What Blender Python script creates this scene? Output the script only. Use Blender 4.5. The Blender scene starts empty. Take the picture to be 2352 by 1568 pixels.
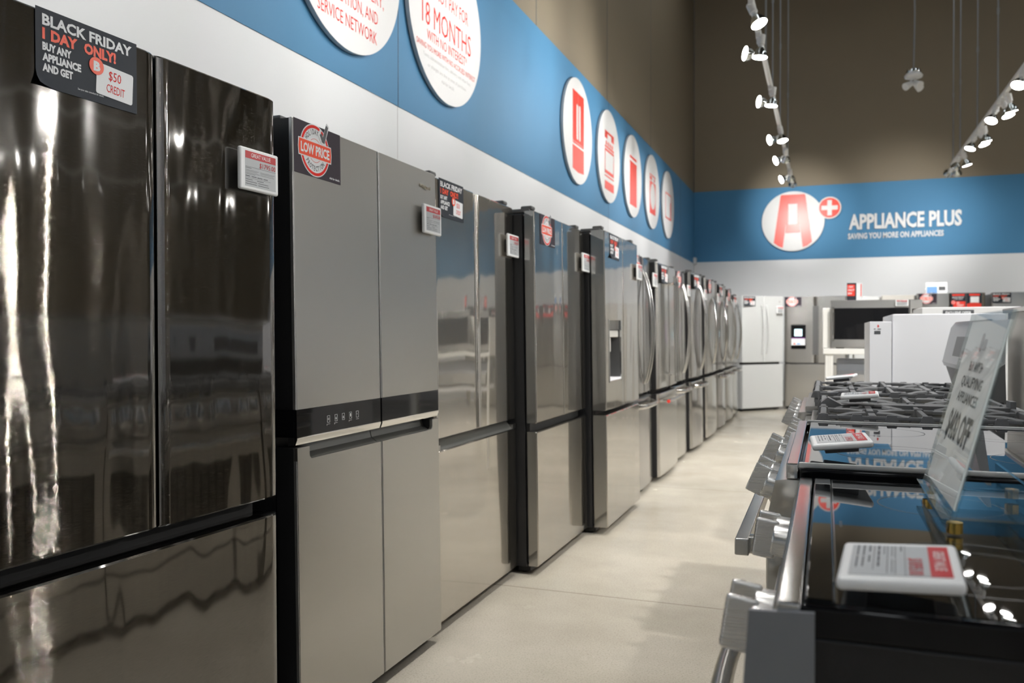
import bpy, bmesh, math, random
from mathutils import Matrix, Vector
random.seed(7)
SC = bpy.context.scene
COL = SC.collection
R = math.radians

# ------------------------------------------------------------------ camera, world, exposure, large lights
FPX = 1950.0
CAM_H = 1.1665
PSI = math.atan(722 / FPX)
PIT = math.atan(18 / FPX)
fw = Vector((-math.sin(PSI) * math.cos(PIT), math.cos(PSI) * math.cos(PIT), -math.sin(PIT)))
rt = Vector((math.cos(PSI), math.sin(PSI), 0))
up = rt.cross(fw)
cam = bpy.data.cameras.new('camera')
cam.sensor_width = 36.0
cam.lens = FPX / 2352 * 36.0
cam.clip_start = 0.02
cam.clip_end = 100
cam.dof.use_dof = True
cam.dof.focus_distance = 1.95
cam.dof.aperture_fstop = 5.0
camo = bpy.data.objects.new('camera', cam)
mw = Matrix.Identity(4)
for i in range(3):
    mw[i][0], mw[i][1], mw[i][2] = rt[i], up[i], -fw[i]
mw[2][3] = CAM_H
camo.matrix_world = mw
COL.objects.link(camo)
SC.camera = camo

W_ = bpy.data.worlds.new('World')
SC.world = W_
W_.use_nodes = True
W_.node_tree.nodes['Background'].inputs[0].default_value = (0.9, 0.95, 1.0, 1)
W_.node_tree.nodes['Background'].inputs[1].default_value = 0.02
SC.view_settings.view_transform = 'Standard'
SC.view_settings.look = 'None'
SC.view_settings.exposure = 0.0
SC.view_settings.gamma = 1.0
SC.view_settings.use_curve_mapping = False
SC.cycles.max_bounces = 10
SC.cycles.glossy_bounces = 6
SC.cycles.transparent_max_bounces = 12
SC.cycles.sample_clamp_indirect = 6.0
SC.cycles.use_denoising = True


def area(name, loc, sx, sy, power, color, rot=(0, 0, 0)):
    l = bpy.data.lights.new(name, 'AREA')
    l.shape = 'RECTANGLE'
    l.size, l.size_y = sx, sy
    l.energy = power
    l.color = color
    o = bpy.data.objects.new(name, l)
    o.location = loc
    o.rotation_euler = rot
    COL.objects.link(o)
    return o


# added fill lights in unseen rows under the roof deck, far above the frame
CEIL_Z = 8.0
FILL_ROWS = [(-1.2, 1.0), (-1.2, 6.5), (-1.2, 11.5), (3.1, 1.0), (3.1, 6.5), (3.1, 11.5), (6.2, 4.0), (6.2, 10.0), (0.5, -4.5)]
for fx, fy in FILL_ROWS:
    area('ceiling_fill_light', (fx, fy, CEIL_Z - 0.42), 0.35, 3.4, 26, (0.93, 0.97, 1.0))

# ------------------------------------------------------------------ material helpers
MATS = {}


def nodes_of(m):
    return m.node_tree.nodes, m.node_tree.links


def base_mat(name):
    m = bpy.data.materials.new(name)
    m.use_nodes = True
    MATS[name] = m
    return m, m.node_tree.nodes['Principled BSDF']


def lin(c):
    f = lambda v: v / 12.92 if v <= 0.04045 else ((v + 0.055) / 1.055) ** 2.4
    return tuple(f(v / 255.0) for v in c)


def paint(name, color, rough=0.5, metal=0.0, spec=0.5, var=0.03, scale=12.0, bump=0.0, coat=0.0, rvar=0.05):
    """plain painted, plastic or metal surface with a faint mottle"""
    m, b = base_mat(name)
    N, L = nodes_of(m)
    tc = N.new('ShaderNodeTexCoord')
    nz = N.new('ShaderNodeTexNoise')
    nz.inputs['Scale'].default_value = scale
    nz.inputs['Detail'].default_value = 3
    L.new(tc.outputs['Object'], nz.inputs['Vector'])
    mx = N.new('ShaderNodeMix')
    mx.data_type = 'RGBA'
    c = Vector(color)
    mx.inputs['A'].default_value = (*[max(0, v * (1 - var)) for v in c], 1)
    mx.inputs['B'].default_value = (*[min(1, v * (1 + var)) for v in c], 1)
    L.new(nz.outputs['Fac'], mx.inputs['Factor'])
    L.new(mx.outputs['Result'], b.inputs['Base Color'])
    mr = N.new('ShaderNodeMapRange')
    mr.inputs['To Min'].default_value = max(0.0, rough - rvar * rough)
    mr.inputs['To Max'].default_value = min(1.0, rough + rvar * rough)
    L.new(nz.outputs['Fac'], mr.inputs['Value'])
    L.new(mr.outputs['Result'], b.inputs['Roughness'])
    b.inputs['Metallic'].default_value = metal
    b.inputs['Specular IOR Level'].default_value = spec
    b.inputs['Coat Weight'].default_value = coat
    b.inputs['Coat Roughness'].default_value = 0.03
    if bump:
        bp = N.new('ShaderNodeBump')
        bp.inputs['Strength'].default_value = bump
        bp.inputs['Distance'].default_value = 0.002
        L.new(nz.outputs['Fac'], bp.inputs['Height'])
        L.new(bp.outputs['Normal'], b.inputs['Normal'])
    return m


def steel(name, color, rough=0.1, aniso=0.7, wave=0.0, coat=0.0, wscale=(2.2, 2.2, 1.1), grain=0.02, haze=0.0, hrough=0.30, hgrain=0.7, htint=(1.0, 1.0, 1.0)):
    """brushed sheet steel: fine horizontal grain, slight oil-canning of the sheet, vertical streaked highlights"""
    m, b = base_mat(name)
    N, L = nodes_of(m)
    tc = N.new('ShaderNodeTexCoord')
    mp = N.new('ShaderNodeMapping')
    mp.inputs['Scale'].default_value = (6, 6, 900)
    L.new(tc.outputs['Object'], mp.inputs['Vector'])
    nz = N.new('ShaderNodeTexNoise')
    nz.inputs['Scale'].default_value = 1.0
    nz.inputs['Detail'].default_value = 2
    L.new(mp.outputs['Vector'], nz.inputs['Vector'])
    mr = N.new('ShaderNodeMapRange')
    mr.inputs['To Min'].default_value = rough * 0.85
    mr.inputs['To Max'].default_value = rough * 1.15
    L.new(nz.outputs['Fac'], mr.inputs['Value'])
    L.new(mr.outputs['Result'], b.inputs['Roughness'])
    mx = N.new('ShaderNodeMix')
    mx.data_type = 'RGBA'
    mx.inputs['A'].default_value = (*[v * (1 - grain) for v in color], 1)
    mx.inputs['B'].default_value = (*[v * (1 + grain) for v in color], 1)
    L.new(nz.outputs['Fac'], mx.inputs['Factor'])
    L.new(mx.outputs['Result'], b.inputs['Base Color'])
    b.inputs['Metallic'].default_value = 1.0
    b.inputs['Coat Weight'].default_value = coat
    b.inputs['Coat Roughness'].default_value = 0.02
    b.inputs['Coat IOR'].default_value = 1.55
    if aniso:
        b.inputs['Anisotropic'].default_value = aniso
        tg = N.new('ShaderNodeTangent')
        tg.direction_type = 'RADIAL'
        tg.axis = 'X'
        L.new(tg.outputs['Tangent'], b.inputs['Tangent'])
    if wave:
        mp2 = N.new('ShaderNodeMapping')
        mp2.inputs['Scale'].default_value = wscale
        L.new(tc.outputs['Object'], mp2.inputs['Vector'])
        n2 = N.new('ShaderNodeTexNoise')
        n2.inputs['Scale'].default_value = 1.0
        n2.inputs['Detail'].default_value = 0.5
        L.new(mp2.outputs['Vector'], n2.inputs['Vector'])
        bp = N.new('ShaderNodeBump')
        bp.inputs['Strength'].default_value = 1.0
        bp.inputs['Distance'].default_value = wave
        L.new(n2.outputs['Fac'], bp.inputs['Height'])
        L.new(bp.outputs['Normal'], b.inputs['Normal'])
        L.new(bp.outputs['Normal'], b.inputs['Coat Normal'])
    if haze:
        # the satin part of the brushed finish, under the mirror-like part
        g = N.new('ShaderNodeBsdfPrincipled')
        g.inputs['Metallic'].default_value = 1.0
        g.inputs['Roughness'].default_value = hrough
        ht = N.new('ShaderNodeMix')
        ht.data_type = 'RGBA'
        ht.blend_type = 'MULTIPLY'
        ht.inputs['Factor'].default_value = 1.0
        ht.inputs['B'].default_value = (*htint, 1)
        L.new(mx.outputs['Result'], ht.inputs['A'])
        L.new(ht.outputs['Result'], g.inputs['Base Color'])
        # each hair-line of the grain tips the normal up or down a little
        mp3 = N.new('ShaderNodeMapping')
        mp3.inputs['Scale'].default_value = (40, 40, 9000)
        L.new(tc.outputs['Object'], mp3.inputs['Vector'])
        n3 = N.new('ShaderNodeTexNoise')
        n3.inputs['Scale'].default_value = 1.0
        n3.inputs['Detail'].default_value = 1
        L.new(mp3.outputs['Vector'], n3.inputs['Vector'])
        mr3 = N.new('ShaderNodeMapRange')
        mr3.inputs['To Min'].default_value = -hgrain
        mr3.inputs['To Max'].default_value = hgrain
        L.new(n3.outputs['Fac'], mr3.inputs['Value'])
        cb = N.new('ShaderNodeCombineXYZ')
        L.new(mr3.outputs['Result'], cb.inputs['Z'])
        va = N.new('ShaderNodeVectorMath')
        va.operation = 'ADD'
        if wave:
            L.new(bp.outputs['Normal'], va.inputs[0])
        else:
            L.new(N.new('ShaderNodeNewGeometry').outputs['Normal'], va.inputs[0])
        L.new(cb.outputs['Vector'], va.inputs[1])
        vn = N.new('ShaderNodeVectorMath')
        vn.operation = 'NORMALIZE'
        L.new(va.outputs['Vector'], vn.inputs[0])
        L.new(vn.outputs['Vector'], g.inputs['Normal'])
        ms = N.new('ShaderNodeMixShader')
        ms.inputs['Fac'].default_value = haze
        out = [n for n in N if n.type == 'OUTPUT_MATERIAL'][0]
        L.new(b.outputs['BSDF'], ms.inputs[1])
        L.new(g.outputs['BSDF'], ms.inputs[2])
        L.new(ms.outputs['Shader'], out.inputs['Surface'])
    return m


def emit(name, color, strength):
    m, b = base_mat(name)
    N, L = nodes_of(m)
    lw = N.new('ShaderNodeLayerWeight')
    lw.inputs['Blend'].default_value = 0.3
    mx = N.new('ShaderNodeMix')
    mx.data_type = 'RGBA'
    mx.inputs['A'].default_value = (*color, 1)
    mx.inputs['B'].default_value = (*[v * 0.9 for v in color], 1)
    L.new(lw.outputs['Facing'], mx.inputs['Factor'])
    L.new(mx.outputs['Result'], b.inputs['Emission Color'])
    b.inputs['Base Color'].default_value = (*color, 1)
    b.inputs['Emission Strength'].default_value = strength
    return m


def clear(name, tint=(0.982, 0.988, 0.986), refl=0.08, edge=0.6):
    """thin clear acrylic: see-through with a Fresnel reflection"""
    m = bpy.data.materials.new(name)
    m.use_nodes = True
    MATS[name] = m
    N, L = nodes_of(m)
    for n in list(N):
        N.remove(n)
    out = N.new('ShaderNodeOutputMaterial')
    tr = N.new('ShaderNodeBsdfTransparent')
    tr.inputs['Color'].default_value = (*tint, 1)
    gl = N.new('ShaderNodeBsdfGlossy')
    gl.inputs['Roughness'].default_value = 0.02
    gl.inputs['Color'].default_value = (0.9, 0.95, 0.95, 1)
    fr = N.new('ShaderNodeFresnel')
    fr.inputs['IOR'].default_value = 1.33
    ge = N.new('ShaderNodeNewGeometry')
    su = N.new('ShaderNodeMath')
    su.operation = 'SUBTRACT'
    su.inputs[0].default_value = 1.0
    L.new(ge.outputs['Backfacing'], su.inputs[1])
    mu = N.new('ShaderNodeMath')
    mu.operation = 'MULTIPLY'
    L.new(fr.outputs['Fac'], mu.inputs[0])
    L.new(su.outputs['Value'], mu.inputs[1])
    mx = N.new('ShaderNodeMixShader')
    L.new(mu.outputs['Value'], mx.inputs['Fac'])
    L.new(tr.outputs['BSDF'], mx.inputs[1])
    L.new(gl.outputs['BSDF'], mx.inputs[2])
    L.new(mx.outputs['Shader'], out.inputs['Surface'])
    return m


def floor_mat():
    m, b = base_mat('polished_concrete')
    N, L = nodes_of(m)
    tc = N.new('ShaderNodeTexCoord')

    def noise(scale, detail, rough=0.5):
        n = N.new('ShaderNodeTexNoise')
        n.inputs['Scale'].default_value = scale
        n.inputs['Detail'].default_value = detail
        n.inputs['Roughness'].default_value = rough
        L.new(tc.outputs['Object'], n.inputs['Vector'])
        return n
    n1 = noise(1.3, 6, 0.6)
    r1 = N.new('ShaderNodeValToRGB')
    r1.color_ramp.elements[0].position = 0.3
    r1.color_ramp.elements[0].color = (0.47, 0.425, 0.35, 1)
    r1.color_ramp.elements[1].position = 0.72
    r1.color_ramp.elements[1].color = (0.62, 0.57, 0.48, 1)
    L.new(n1.outputs['Fac'], r1.inputs['Fac'])
    n2 = noise(150, 2, 0.7)
    r2 = N.new('ShaderNodeValToRGB')
    r2.color_ramp.elements[0].position = 0.33
    r2.color_ramp.elements[0].color = (0.72, 0.7, 0.68, 1)
    r2.color_ramp.elements[1].position = 0.5
    r2.color_ramp.elements[1].color = (1, 1, 1, 1)
    L.new(n2.outputs['Fac'], r2.inputs['Fac'])
    mu = N.new('ShaderNodeMix')
    mu.data_type = 'RGBA'
    mu.blend_type = 'MULTIPLY'
    mu.inputs['Factor'].default_value = 0.8
    L.new(r1.outputs['Color'], mu.inputs['A'])
    L.new(r2.outputs['Color'], mu.inputs['B'])
    # pale trowel scuffs
    n3 = noise(4.5, 8, 0.75)
    r3 = N.new('ShaderNodeValToRGB')
    r3.color_ramp.elements[0].position = 0.62
    r3.color_ramp.elements[0].color = (0, 0, 0, 1)
    r3.color_ramp.elements[1].position = 0.72
    r3.color_ramp.elements[1].color = (1, 1, 1, 1)
    L.new(n3.outputs['Fac'], r3.inputs['Fac'])
    m3 = N.new('ShaderNodeMix')
    m3.data_type = 'RGBA'
    m3.inputs['B'].default_value = (0.7, 0.66, 0.57, 1)
    sc3 = N.new('ShaderNodeMath')
    sc3.operation = 'MULTIPLY'
    sc3.inputs[1].default_value = 0.45
    L.new(r3.outputs['Color'], sc3.inputs[0])
    L.new(sc3.outputs['Value'], m3.inputs['Factor'])
    L.new(mu.outputs['Result'], m3.inputs['A'])
    # saw-cut joints across the aisle
    sp = N.new('ShaderNodeSeparateXYZ')
    L.new(tc.outputs['Object'], sp.inputs['Vector'])
    ad = N.new('ShaderNodeMath')
    ad.operation = 'ADD'
    ad.inputs[1].default_value = -3.67 + 2.78 * 6
    L.new(sp.outputs['Y'], ad.inputs[0])
    pp = N.new('ShaderNodeMath')
    pp.operation = 'PINGPONG'
    pp.inputs[1].default_value = 1.39
    L.new(ad.outputs['Value'], pp.inputs[0])
    lt = N.new('ShaderNodeMath')
    lt.operation = 'LESS_THAN'
    lt.inputs[1].default_value = 0.0028
    L.new(pp.outputs['Value'], lt.inputs[0])
    m4 = N.new('ShaderNodeMix')
    m4.data_type = 'RGBA'
    m4.inputs['B'].default_value = (0.2, 0.17, 0.13, 1)
    L.new(lt.outputs['Value'], m4.inputs['Factor'])
    L.new(m3.outputs['Result'], m4.inputs['A'])
    L.new(m4.outputs['Result'], b.inputs['Base Color'])
    mr = N.new('ShaderNodeMapRange')
    mr.inputs['To Min'].default_value = 0.14
    mr.inputs['To Max'].default_value = 0.34
    L.new(n1.outputs['Fac'], mr.inputs['Value'])
    L.new(mr.outputs['Result'], b.inputs['Roughness'])
    b.inputs['Specular IOR Level'].default_value = 0.5
    bp = N.new('ShaderNodeBump')
    bp.inputs['Strength'].default_value = 0.04
    bp.inputs['Distance'].default_value = 0.004
    L.new(n1.outputs['Fac'], bp.inputs['Height'])
    L.new(bp.outputs['Normal'], b.inputs['Normal'])
    return m


paint('wall_white_paint', (0.70, 0.71, 0.72), 0.6, var=0.012, scale=2.0)
paint('wall_blue_paint', (0.058, 0.200, 0.362), 0.62, var=0.03, scale=1.5, spec=0.3)
paint('wall_brown_paint', (0.20, 0.165, 0.113), 0.65, var=0.05, scale=1.5)
paint('ceiling_dark', (0.035, 0.03, 0.025), 0.8)
paint('seam_dark', (0.03, 0.06, 0.09), 0.6)
floor_mat()
paint('sign_white', (0.68, 0.68, 0.675), 0.5, var=0.01, spec=0.3)
paint('sign_red', (0.80, 0.055, 0.035), 0.35)
paint('text_red', (0.72, 0.03, 0.022), 0.6, spec=0.2)
paint('text_white', (0.85, 0.86, 0.87), 0.45)
paint('text_grey', (0.45, 0.43, 0.43), 0.5)
paint('text_dark', (0.05, 0.055, 0.06), 0.5)
paint('poster_navy', (0.020, 0.026, 0.036), 0.5, spec=0.3)
paint('poster_plum', (0.030, 0.021, 0.031), 0.5, spec=0.3)
paint('poster_orange', (0.86, 0.075, 0.022), 0.38)
paint('card_white', (0.80, 0.81, 0.82), 0.4)
paint('check_grey', (0.085, 0.09, 0.095), 0.4)
paint('tag_white', (0.86, 0.87, 0.87), 0.28, var=0.01)
paint('tag_screen', (0.47, 0.49, 0.50), 0.35, var=0.01)
paint('tag_red', (0.50, 0.035, 0.04), 0.4)
paint('tag_ink', (0.10, 0.10, 0.11), 0.5)
paint('tag_mount', (0.10, 0.10, 0.11), 0.35)
paint('poster_purple', (0.16, 0.03, 0.20), 0.4)
paint('leaf_blue', (0.12, 0.30, 0.62), 0.35)
steel('black_stainless', (0.215, 0.212, 0.207), rough=0.05, aniso=0.5, wave=0.0060, wscale=(8.5, 8.5, 1.6), haze=0.24, hrough=0.05, hgrain=1.2, htint=(1.0, 0.91, 0.80))
steel('satin_steel', (0.47, 0.455, 0.43), rough=0.36, aniso=0.35, wave=0.0012, wscale=(3, 3, 2), haze=0.5, hrough=0.26, hgrain=0.4)
steel('mirror_steel', (0.52, 0.495, 0.45), rough=0.05, aniso=0.5, wave=0.0050, wscale=(5.5, 5.5, 1.1), haze=0.38, hrough=0.24, hgrain=0.7)
steel('slate_steel', (0.44, 0.43, 0.41), rough=0.06, aniso=0.5, wave=0.0030, wscale=(2.6, 2.6, 1.0), haze=0.3)
steel('brushed_steel', (0.60, 0.585, 0.555), rough=0.12, aniso=0.6, wave=0.0016, haze=0.35)
steel('handle_steel', (0.60, 0.59, 0.57), rough=0.20, aniso=0.0)
steel('trim_steel', (0.66, 0.66, 0.65), rough=0.12, aniso=0.0)
steel('rim_steel', (0.8, 0.8, 0.79), rough=0.38, aniso=0.0)
steel('chrome', (0.78, 0.77, 0.75), rough=0.05, aniso=0.0)
steel('knob_steel', (0.84, 0.83, 0.81), rough=0.28, aniso=0.0)
steel('gold_foot', (0.85, 0.56, 0.13), rough=0.22, aniso=0.0)
paint('fridge_black_side', (0.013, 0.013, 0.014), 0.38)
paint('fridge_grey_side', (0.12, 0.12, 0.118), 0.45)
paint('gasket_black', (0.008, 0.008, 0.008), 0.6)
paint('hinge_grey', (0.10, 0.10, 0.098), 0.4)
paint('gloss_black', (0.005, 0.005, 0.006), 0.04, spec=0.3, rvar=0.2)
paint('scoop_grey', (0.16, 0.16, 0.15), 0.35, metal=0.6)
paint('fridge_white', (0.62, 0.63, 0.625), 0.25, var=0.01)
paint('range_black', (0.012, 0.012, 0.013), 0.16)
paint('panel_grey', (0.22, 0.23, 0.25), 0.35, metal=0.3)
paint('glass_top', (0.004, 0.0045, 0.005), 0.015, spec=0.4, rvar=0.3)
paint('ring_grey', (0.10, 0.105, 0.11), 0.25)
paint('cast_iron', (0.15, 0.153, 0.158), 0.48, bump=0.15, scale=200)
paint('burner_steel', (0.62, 0.56, 0.42), 0.25, metal=1.0)
paint('burner_cap', (0.02, 0.02, 0.021), 0.5)
paint('console_silver', (0.42, 0.43, 0.44), 0.35, metal=0.6)
paint('panel_white', (0.84, 0.845, 0.87), 0.45, var=0.01)
paint('panel_cream', (0.84, 0.83, 0.79), 0.5, var=0.02)
paint('panel_beige', (0.58, 0.56, 0.52), 0.5, var=0.02)
paint('lamp_white', (0.72, 0.72, 0.71), 0.4)
paint('rod_steel', (0.34, 0.36, 0.38), 0.35, metal=0.8)
paint('paper', (0.88, 0.88, 0.87), 0.55)
paint('dispenser_dark', (0.09, 0.09, 0.09), 0.4)
paint('dispenser_light', (0.55, 0.54, 0.50), 0.35)
paint('fill_housing_grey', (0.4, 0.4, 0.4), 0.5)
paint('brand_chrome', (0.75, 0.72, 0.62), 0.15, metal=1.0)
paint('sticker_white', (0.75, 0.75, 0.75), 0.5)
paint('cord_dark', (0.02, 0.02, 0.02), 0.5)
steel('reflector_glass', (0.62, 0.66, 0.66), rough=0.12, aniso=0.0)
emit('lamp_glow', (1.0, 0.97, 0.92), 45.0)
emit('tube_glow', (0.93, 0.97, 1.0), 3.0)
emit('dispenser_screen', (0.62, 0.86, 0.92), 1.1)
emit('blue_led', (0.6, 0.85, 1.0), 4.0)
clear('acrylic')
clear('acrylic_edge', tint=(0.93, 0.955, 0.955))


# ------------------------------------------------------------------ mesh helpers
class MB:
    """collects shapes and links them as ONE mesh object"""

    def __init__(s, *mats):
        s.v, s.f, s.m = [], [], []
        s.mats = list(mats)
        s.T = None

    def slot(s, name):
        if name not in s.mats:
            s.mats.append(name)
        return s.mats.index(name)

    def add(s, vs, fs, m=None):
        mi = s.slot(m) if m else 0
        o = len(s.v)
        for p in vs:
            p = Vector(p)
            s.v.append(s.T @ p if s.T else p)
        for f in fs:
            s.f.append([i + o for i in f])
            s.m.append(mi)
        return s

    def box(s, x0, x1, y0, y1, z0, z1, m=None):
        vs = [(x, y, z) for x in (x0, x1) for y in (y0, y1) for z in (z0, z1)]
        return s.add(vs, [(0, 1, 3, 2), (4, 6, 7, 5), (0, 4, 5, 1), (2, 3, 7, 6), (0, 2, 6, 4), (1, 5, 7, 3)], m)

    def bm(s, b, m=None):
        b.verts.index_update()
        s.add([v.co.copy() for v in b.verts], [[v.index for v in f.verts] for f in b.faces], m)
        b.free()
        return s

    def rbox(s, x0, x1, y0, y1, z0, z1, r=0.004, seg=2, m=None):
        b = bmesh.new()
        bmesh.ops.create_cube(b, size=1)
        for v in b.verts:
            v.co = Vector(((x0 + x1) / 2 + v.co.x * (x1 - x0), (y0 + y1) / 2 + v.co.y * (y1 - y0), (z0 + z1) / 2 + v.co.z * (z1 - z0)))
        r = min(r, 0.49 * min(x1 - x0, y1 - y0, z1 - z0))
        bmesh.ops.bevel(b, geom=b.edges[:], offset=r, segments=seg, affect='EDGES', profile=0.5)
        return s.bm(b, m)

    def prism(s, pts, a, c, axis='z', m=None, cap=True):
        """2-D outline pushed from a to c along an axis"""
        n = len(pts)

        def P(p, h):
            return (p[0], p[1], h) if axis == 'z' else ((h, p[0], p[1]) if axis == 'x' else (p[0], h, p[1]))
        vs = [P(p, a) for p in pts] + [P(p, c) for p in pts]
        fs = [(i, (i + 1) % n, n + (i + 1) % n, n + i) for i in range(n)]
        if cap:
            fs += [tuple(range(n))[::-1], tuple(range(n, 2 * n))]
        return s.add(vs, fs, m)

    def cyl(s, p0, p1, r0, r1=None, seg=16, m=None, cap=True):
        r1 = r0 if r1 is None else r1
        p0, p1 = Vector(p0), Vector(p1)
        d = (p1 - p0).normalized()
        a = d.orthogonal().normalized()
        b = d.cross(a)
        vs = []
        for p, r in ((p0, r0), (p1, r1)):
            for i in range(seg):
                t = 2 * math.pi * i / seg
                vs.append(p + a * math.cos(t) * r + b * math.sin(t) * r)
        fs = [(i, (i + 1) % seg, seg + (i + 1) % seg, seg + i) for i in range(seg)]
        if cap:
            fs += [tuple(range(seg))[::-1], tuple(range(seg, 2 * seg))]
        return s.add(vs, fs, m)

    def tube(s, path, r, seg=10, m=None, flat=1.0, ref=(1, 0, 0)):
        path = [Vector(p) for p in path]
        ref = Vector(ref)
        vs = []
        n = len(path)
        for i, p in enumerate(path):
            d = (path[min(i + 1, n - 1)] - path[max(i - 1, 0)]).normalized()
            a = (ref - d * ref.dot(d)).normalized()
            b = d.cross(a)
            for k in range(seg):
                t = 2 * math.pi * k / seg
                vs.append(p + a * math.cos(t) * r + b * math.sin(t) * r * flat)
        fs = []
        for i in range(n - 1):
            for k in range(seg):
                fs.append((i * seg + k, i * seg + (k + 1) % seg, (i + 1) * seg + (k + 1) % seg, (i + 1) * seg + k))
        fs += [tuple(range(seg))[::-1], tuple(range((n - 1) * seg, n * seg))]
        return s.add(vs, fs, m)

    def lathe(s, prof, seg=24, m=None, center=(0, 0, 0)):
        vs, fs = [], []
        c = Vector(center)
        n = len(prof)
        for r, z in prof:
            for k in range(seg):
                t = 2 * math.pi * k / seg
                vs.append(c + Vector((r * math.cos(t), r * math.sin(t), z)))
        for i in range(n - 1):
            for k in range(seg):
                fs.append((i * seg + k, i * seg + (k + 1) % seg, (i + 1) * seg + (k + 1) % seg, (i + 1) * seg + k))
        return s.add(vs, fs, m)

    # --- flat artwork in a front-facing frame: u to the right, v up, n out towards the viewer
    def plate(s, u0, u1, v0, v1, n0, n1, m=None):
        return s.box(u0, u1, -n1, -n0, v0, v1, m)

    def poly(s, pts, n0, n1, m=None):
        return s.prism(pts, -n1, -n0, 'y', m)

    def disc(s, u, v, r, n0, n1, m=None, seg=56):
        pts = [(u + r * math.cos(2 * math.pi * i / seg), v + r * math.sin(2 * math.pi * i / seg)) for i in range(seg)]
        return s.poly(pts, n0, n1, m)

    def arc(s, u, v, r0, r1, a0, a1, n, m=None, seg=30, squash=1.0):
        vs, fs = [], []
        for i in range(seg + 1):
            t = R(a0 + (a1 - a0) * i / seg)
            for r in (r0, r1):
                vs.append((u + r * math.cos(t), -n, v + r * math.sin(t) * squash))
        for i in range(seg):
            fs.append((2 * i, 2 * i + 1, 2 * i + 3, 2 * i + 2))
        return s.add(vs, fs, m)

    def rrect(s, u0, u1, v0, v1, r, n0, n1, m=None, k=5):
        pts = []
        for cx, cy, a in ((u1 - r, v1 - r, 0), (u0 + r, v1 - r, 90), (u0 + r, v0 + r, 180), (u1 - r, v0 + r, 270)):
            for i in range(k + 1):
                t = R(a + 90 * i / k)
                pts.append((cx + r * math.cos(t), cy + r * math.sin(t)))
        return s.poly(pts, n0, n1, m)

    def text(s, body, u, v, h, w=None, cond=0.62, bold=0.0, n=0.001, m=None, align='L', depth=0.0, rot=0.0):
        g = glyphs(body, bold)
        sy = h / g['cap']
        wid = g['w']
        sx = (w / wid) if w else sy * cond
        x0 = {'L': 0, 'C': -wid * sx / 2, 'R': -wid * sx}[align]
        ca, sa = math.cos(rot), math.sin(rot)
        vs = []
        for x, y in g['v']:
            a, b = x0 + (x - g['x0']) * sx, y * sy
            vs.append((u + a * ca - b * sa, -n, v + a * sa + b * ca))
        fs = g['f']
        if not depth:
            return s.add(vs, fs, m)
        k = len(vs)
        vs2 = [(p[0], p[1] - depth, p[2]) for p in vs]
        cnt = {}
        for f in fs:
            for i in range(len(f)):
                e = (f[i], f[(i + 1) % len(f)])
                cnt[tuple(sorted(e))] = cnt.get(tuple(sorted(e)), []) + [e]
        sides = [(e[0][0], e[0][1], e[0][1] + k, e[0][0] + k) for e in cnt.values() if len(e) == 1]
        return s.add(vs + vs2, [tuple(i + k for i in f) for f in fs] + sides, m)

    def build(s, name, parent=None, smooth=True, angle=32, loc=None):
        me = bpy.data.meshes.new(name)
        me.from_pydata([tuple(p) for p in s.v], [], s.f)
        for n in s.mats:
            me.materials.append(MATS[n])
        me.polygons.foreach_set('material_index', s.m)
        b = bmesh.new()
        b.from_mesh(me)
        bmesh.ops.recalc_face_normals(b, faces=b.faces)
        b.to_mesh(me)
        b.free()
        if smooth:
            me.polygons.foreach_set('use_smooth', [True] * len(me.polygons))
            me.set_sharp_from_angle(angle=R(angle))
        me.update()
        o = bpy.data.objects.new(name, me)
        COL.objects.link(o)
        if smooth:
            wn = o.modifiers.new('weighted_normal', 'WEIGHTED_NORMAL')
            wn.keep_sharp = True
            wn.weight = 100
        if parent:
            o.parent = parent
        if loc is not None:
            o.location = loc
        return o


_G = {}


def glyphs(body, bold):
    key = (body, bold)
    if key in _G:
        return _G[key]

    def geo(t):
        c = bpy.data.curves.new('lettering_source', 'FONT')
        c.body = t
        c.size = 1
        c.offset = bold
        c.resolution_u = 2
        o = bpy.data.objects.new('lettering_source', c)
        me = o.to_mesh()
        v = [(p.co.x, p.co.y) for p in me.vertices]
        f = [tuple(p.vertices) for p in me.polygons]
        o.to_mesh_clear()
        bpy.data.objects.remove(o)
        bpy.data.curves.remove(c)
        return v, f
    v, f = geo(body)
    hv, _ = geo('H')
    cap = max(p[1] for p in hv)
    xs = [p[0] for p in v]
    _G[key] = dict(v=v, f=f, cap=cap, x0=min(xs), w=max(xs) - min(xs))
    return _G[key]


def tag(o, label, cat, group=None):
    o['label'] = label
    o['category'] = cat
    if group:
        o['group'] = group
    return o


def thing(name, label, cat, mat=None, group=None):
    o = bpy.data.objects.new(name, None)
    o.empty_display_size = 0.1
    COL.objects.link(o)
    if mat is not None:
        o.matrix_world = mat
    return tag(o, label, cat, group)


def kids(o):
    return [c for c in bpy.data.objects if c.parent == o]


def copy_tree(o, parent=None):
    c = o.copy()
    COL.objects.link(c)
    if parent:
        c.parent = parent
        c.matrix_parent_inverse = o.matrix_parent_inverse.copy()
    for k in kids(o):
        copy_tree(k, c)
    return c


def place(loc, rz=0.0, rx=0.0):
    return Matrix.Translation(Vector(loc)) @ Matrix.Rotation(rz, 4, 'Z') @ Matrix.Rotation(rx, 4, 'X')


def struct(o):
    o['kind'] = 'structure'
    return o


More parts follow.
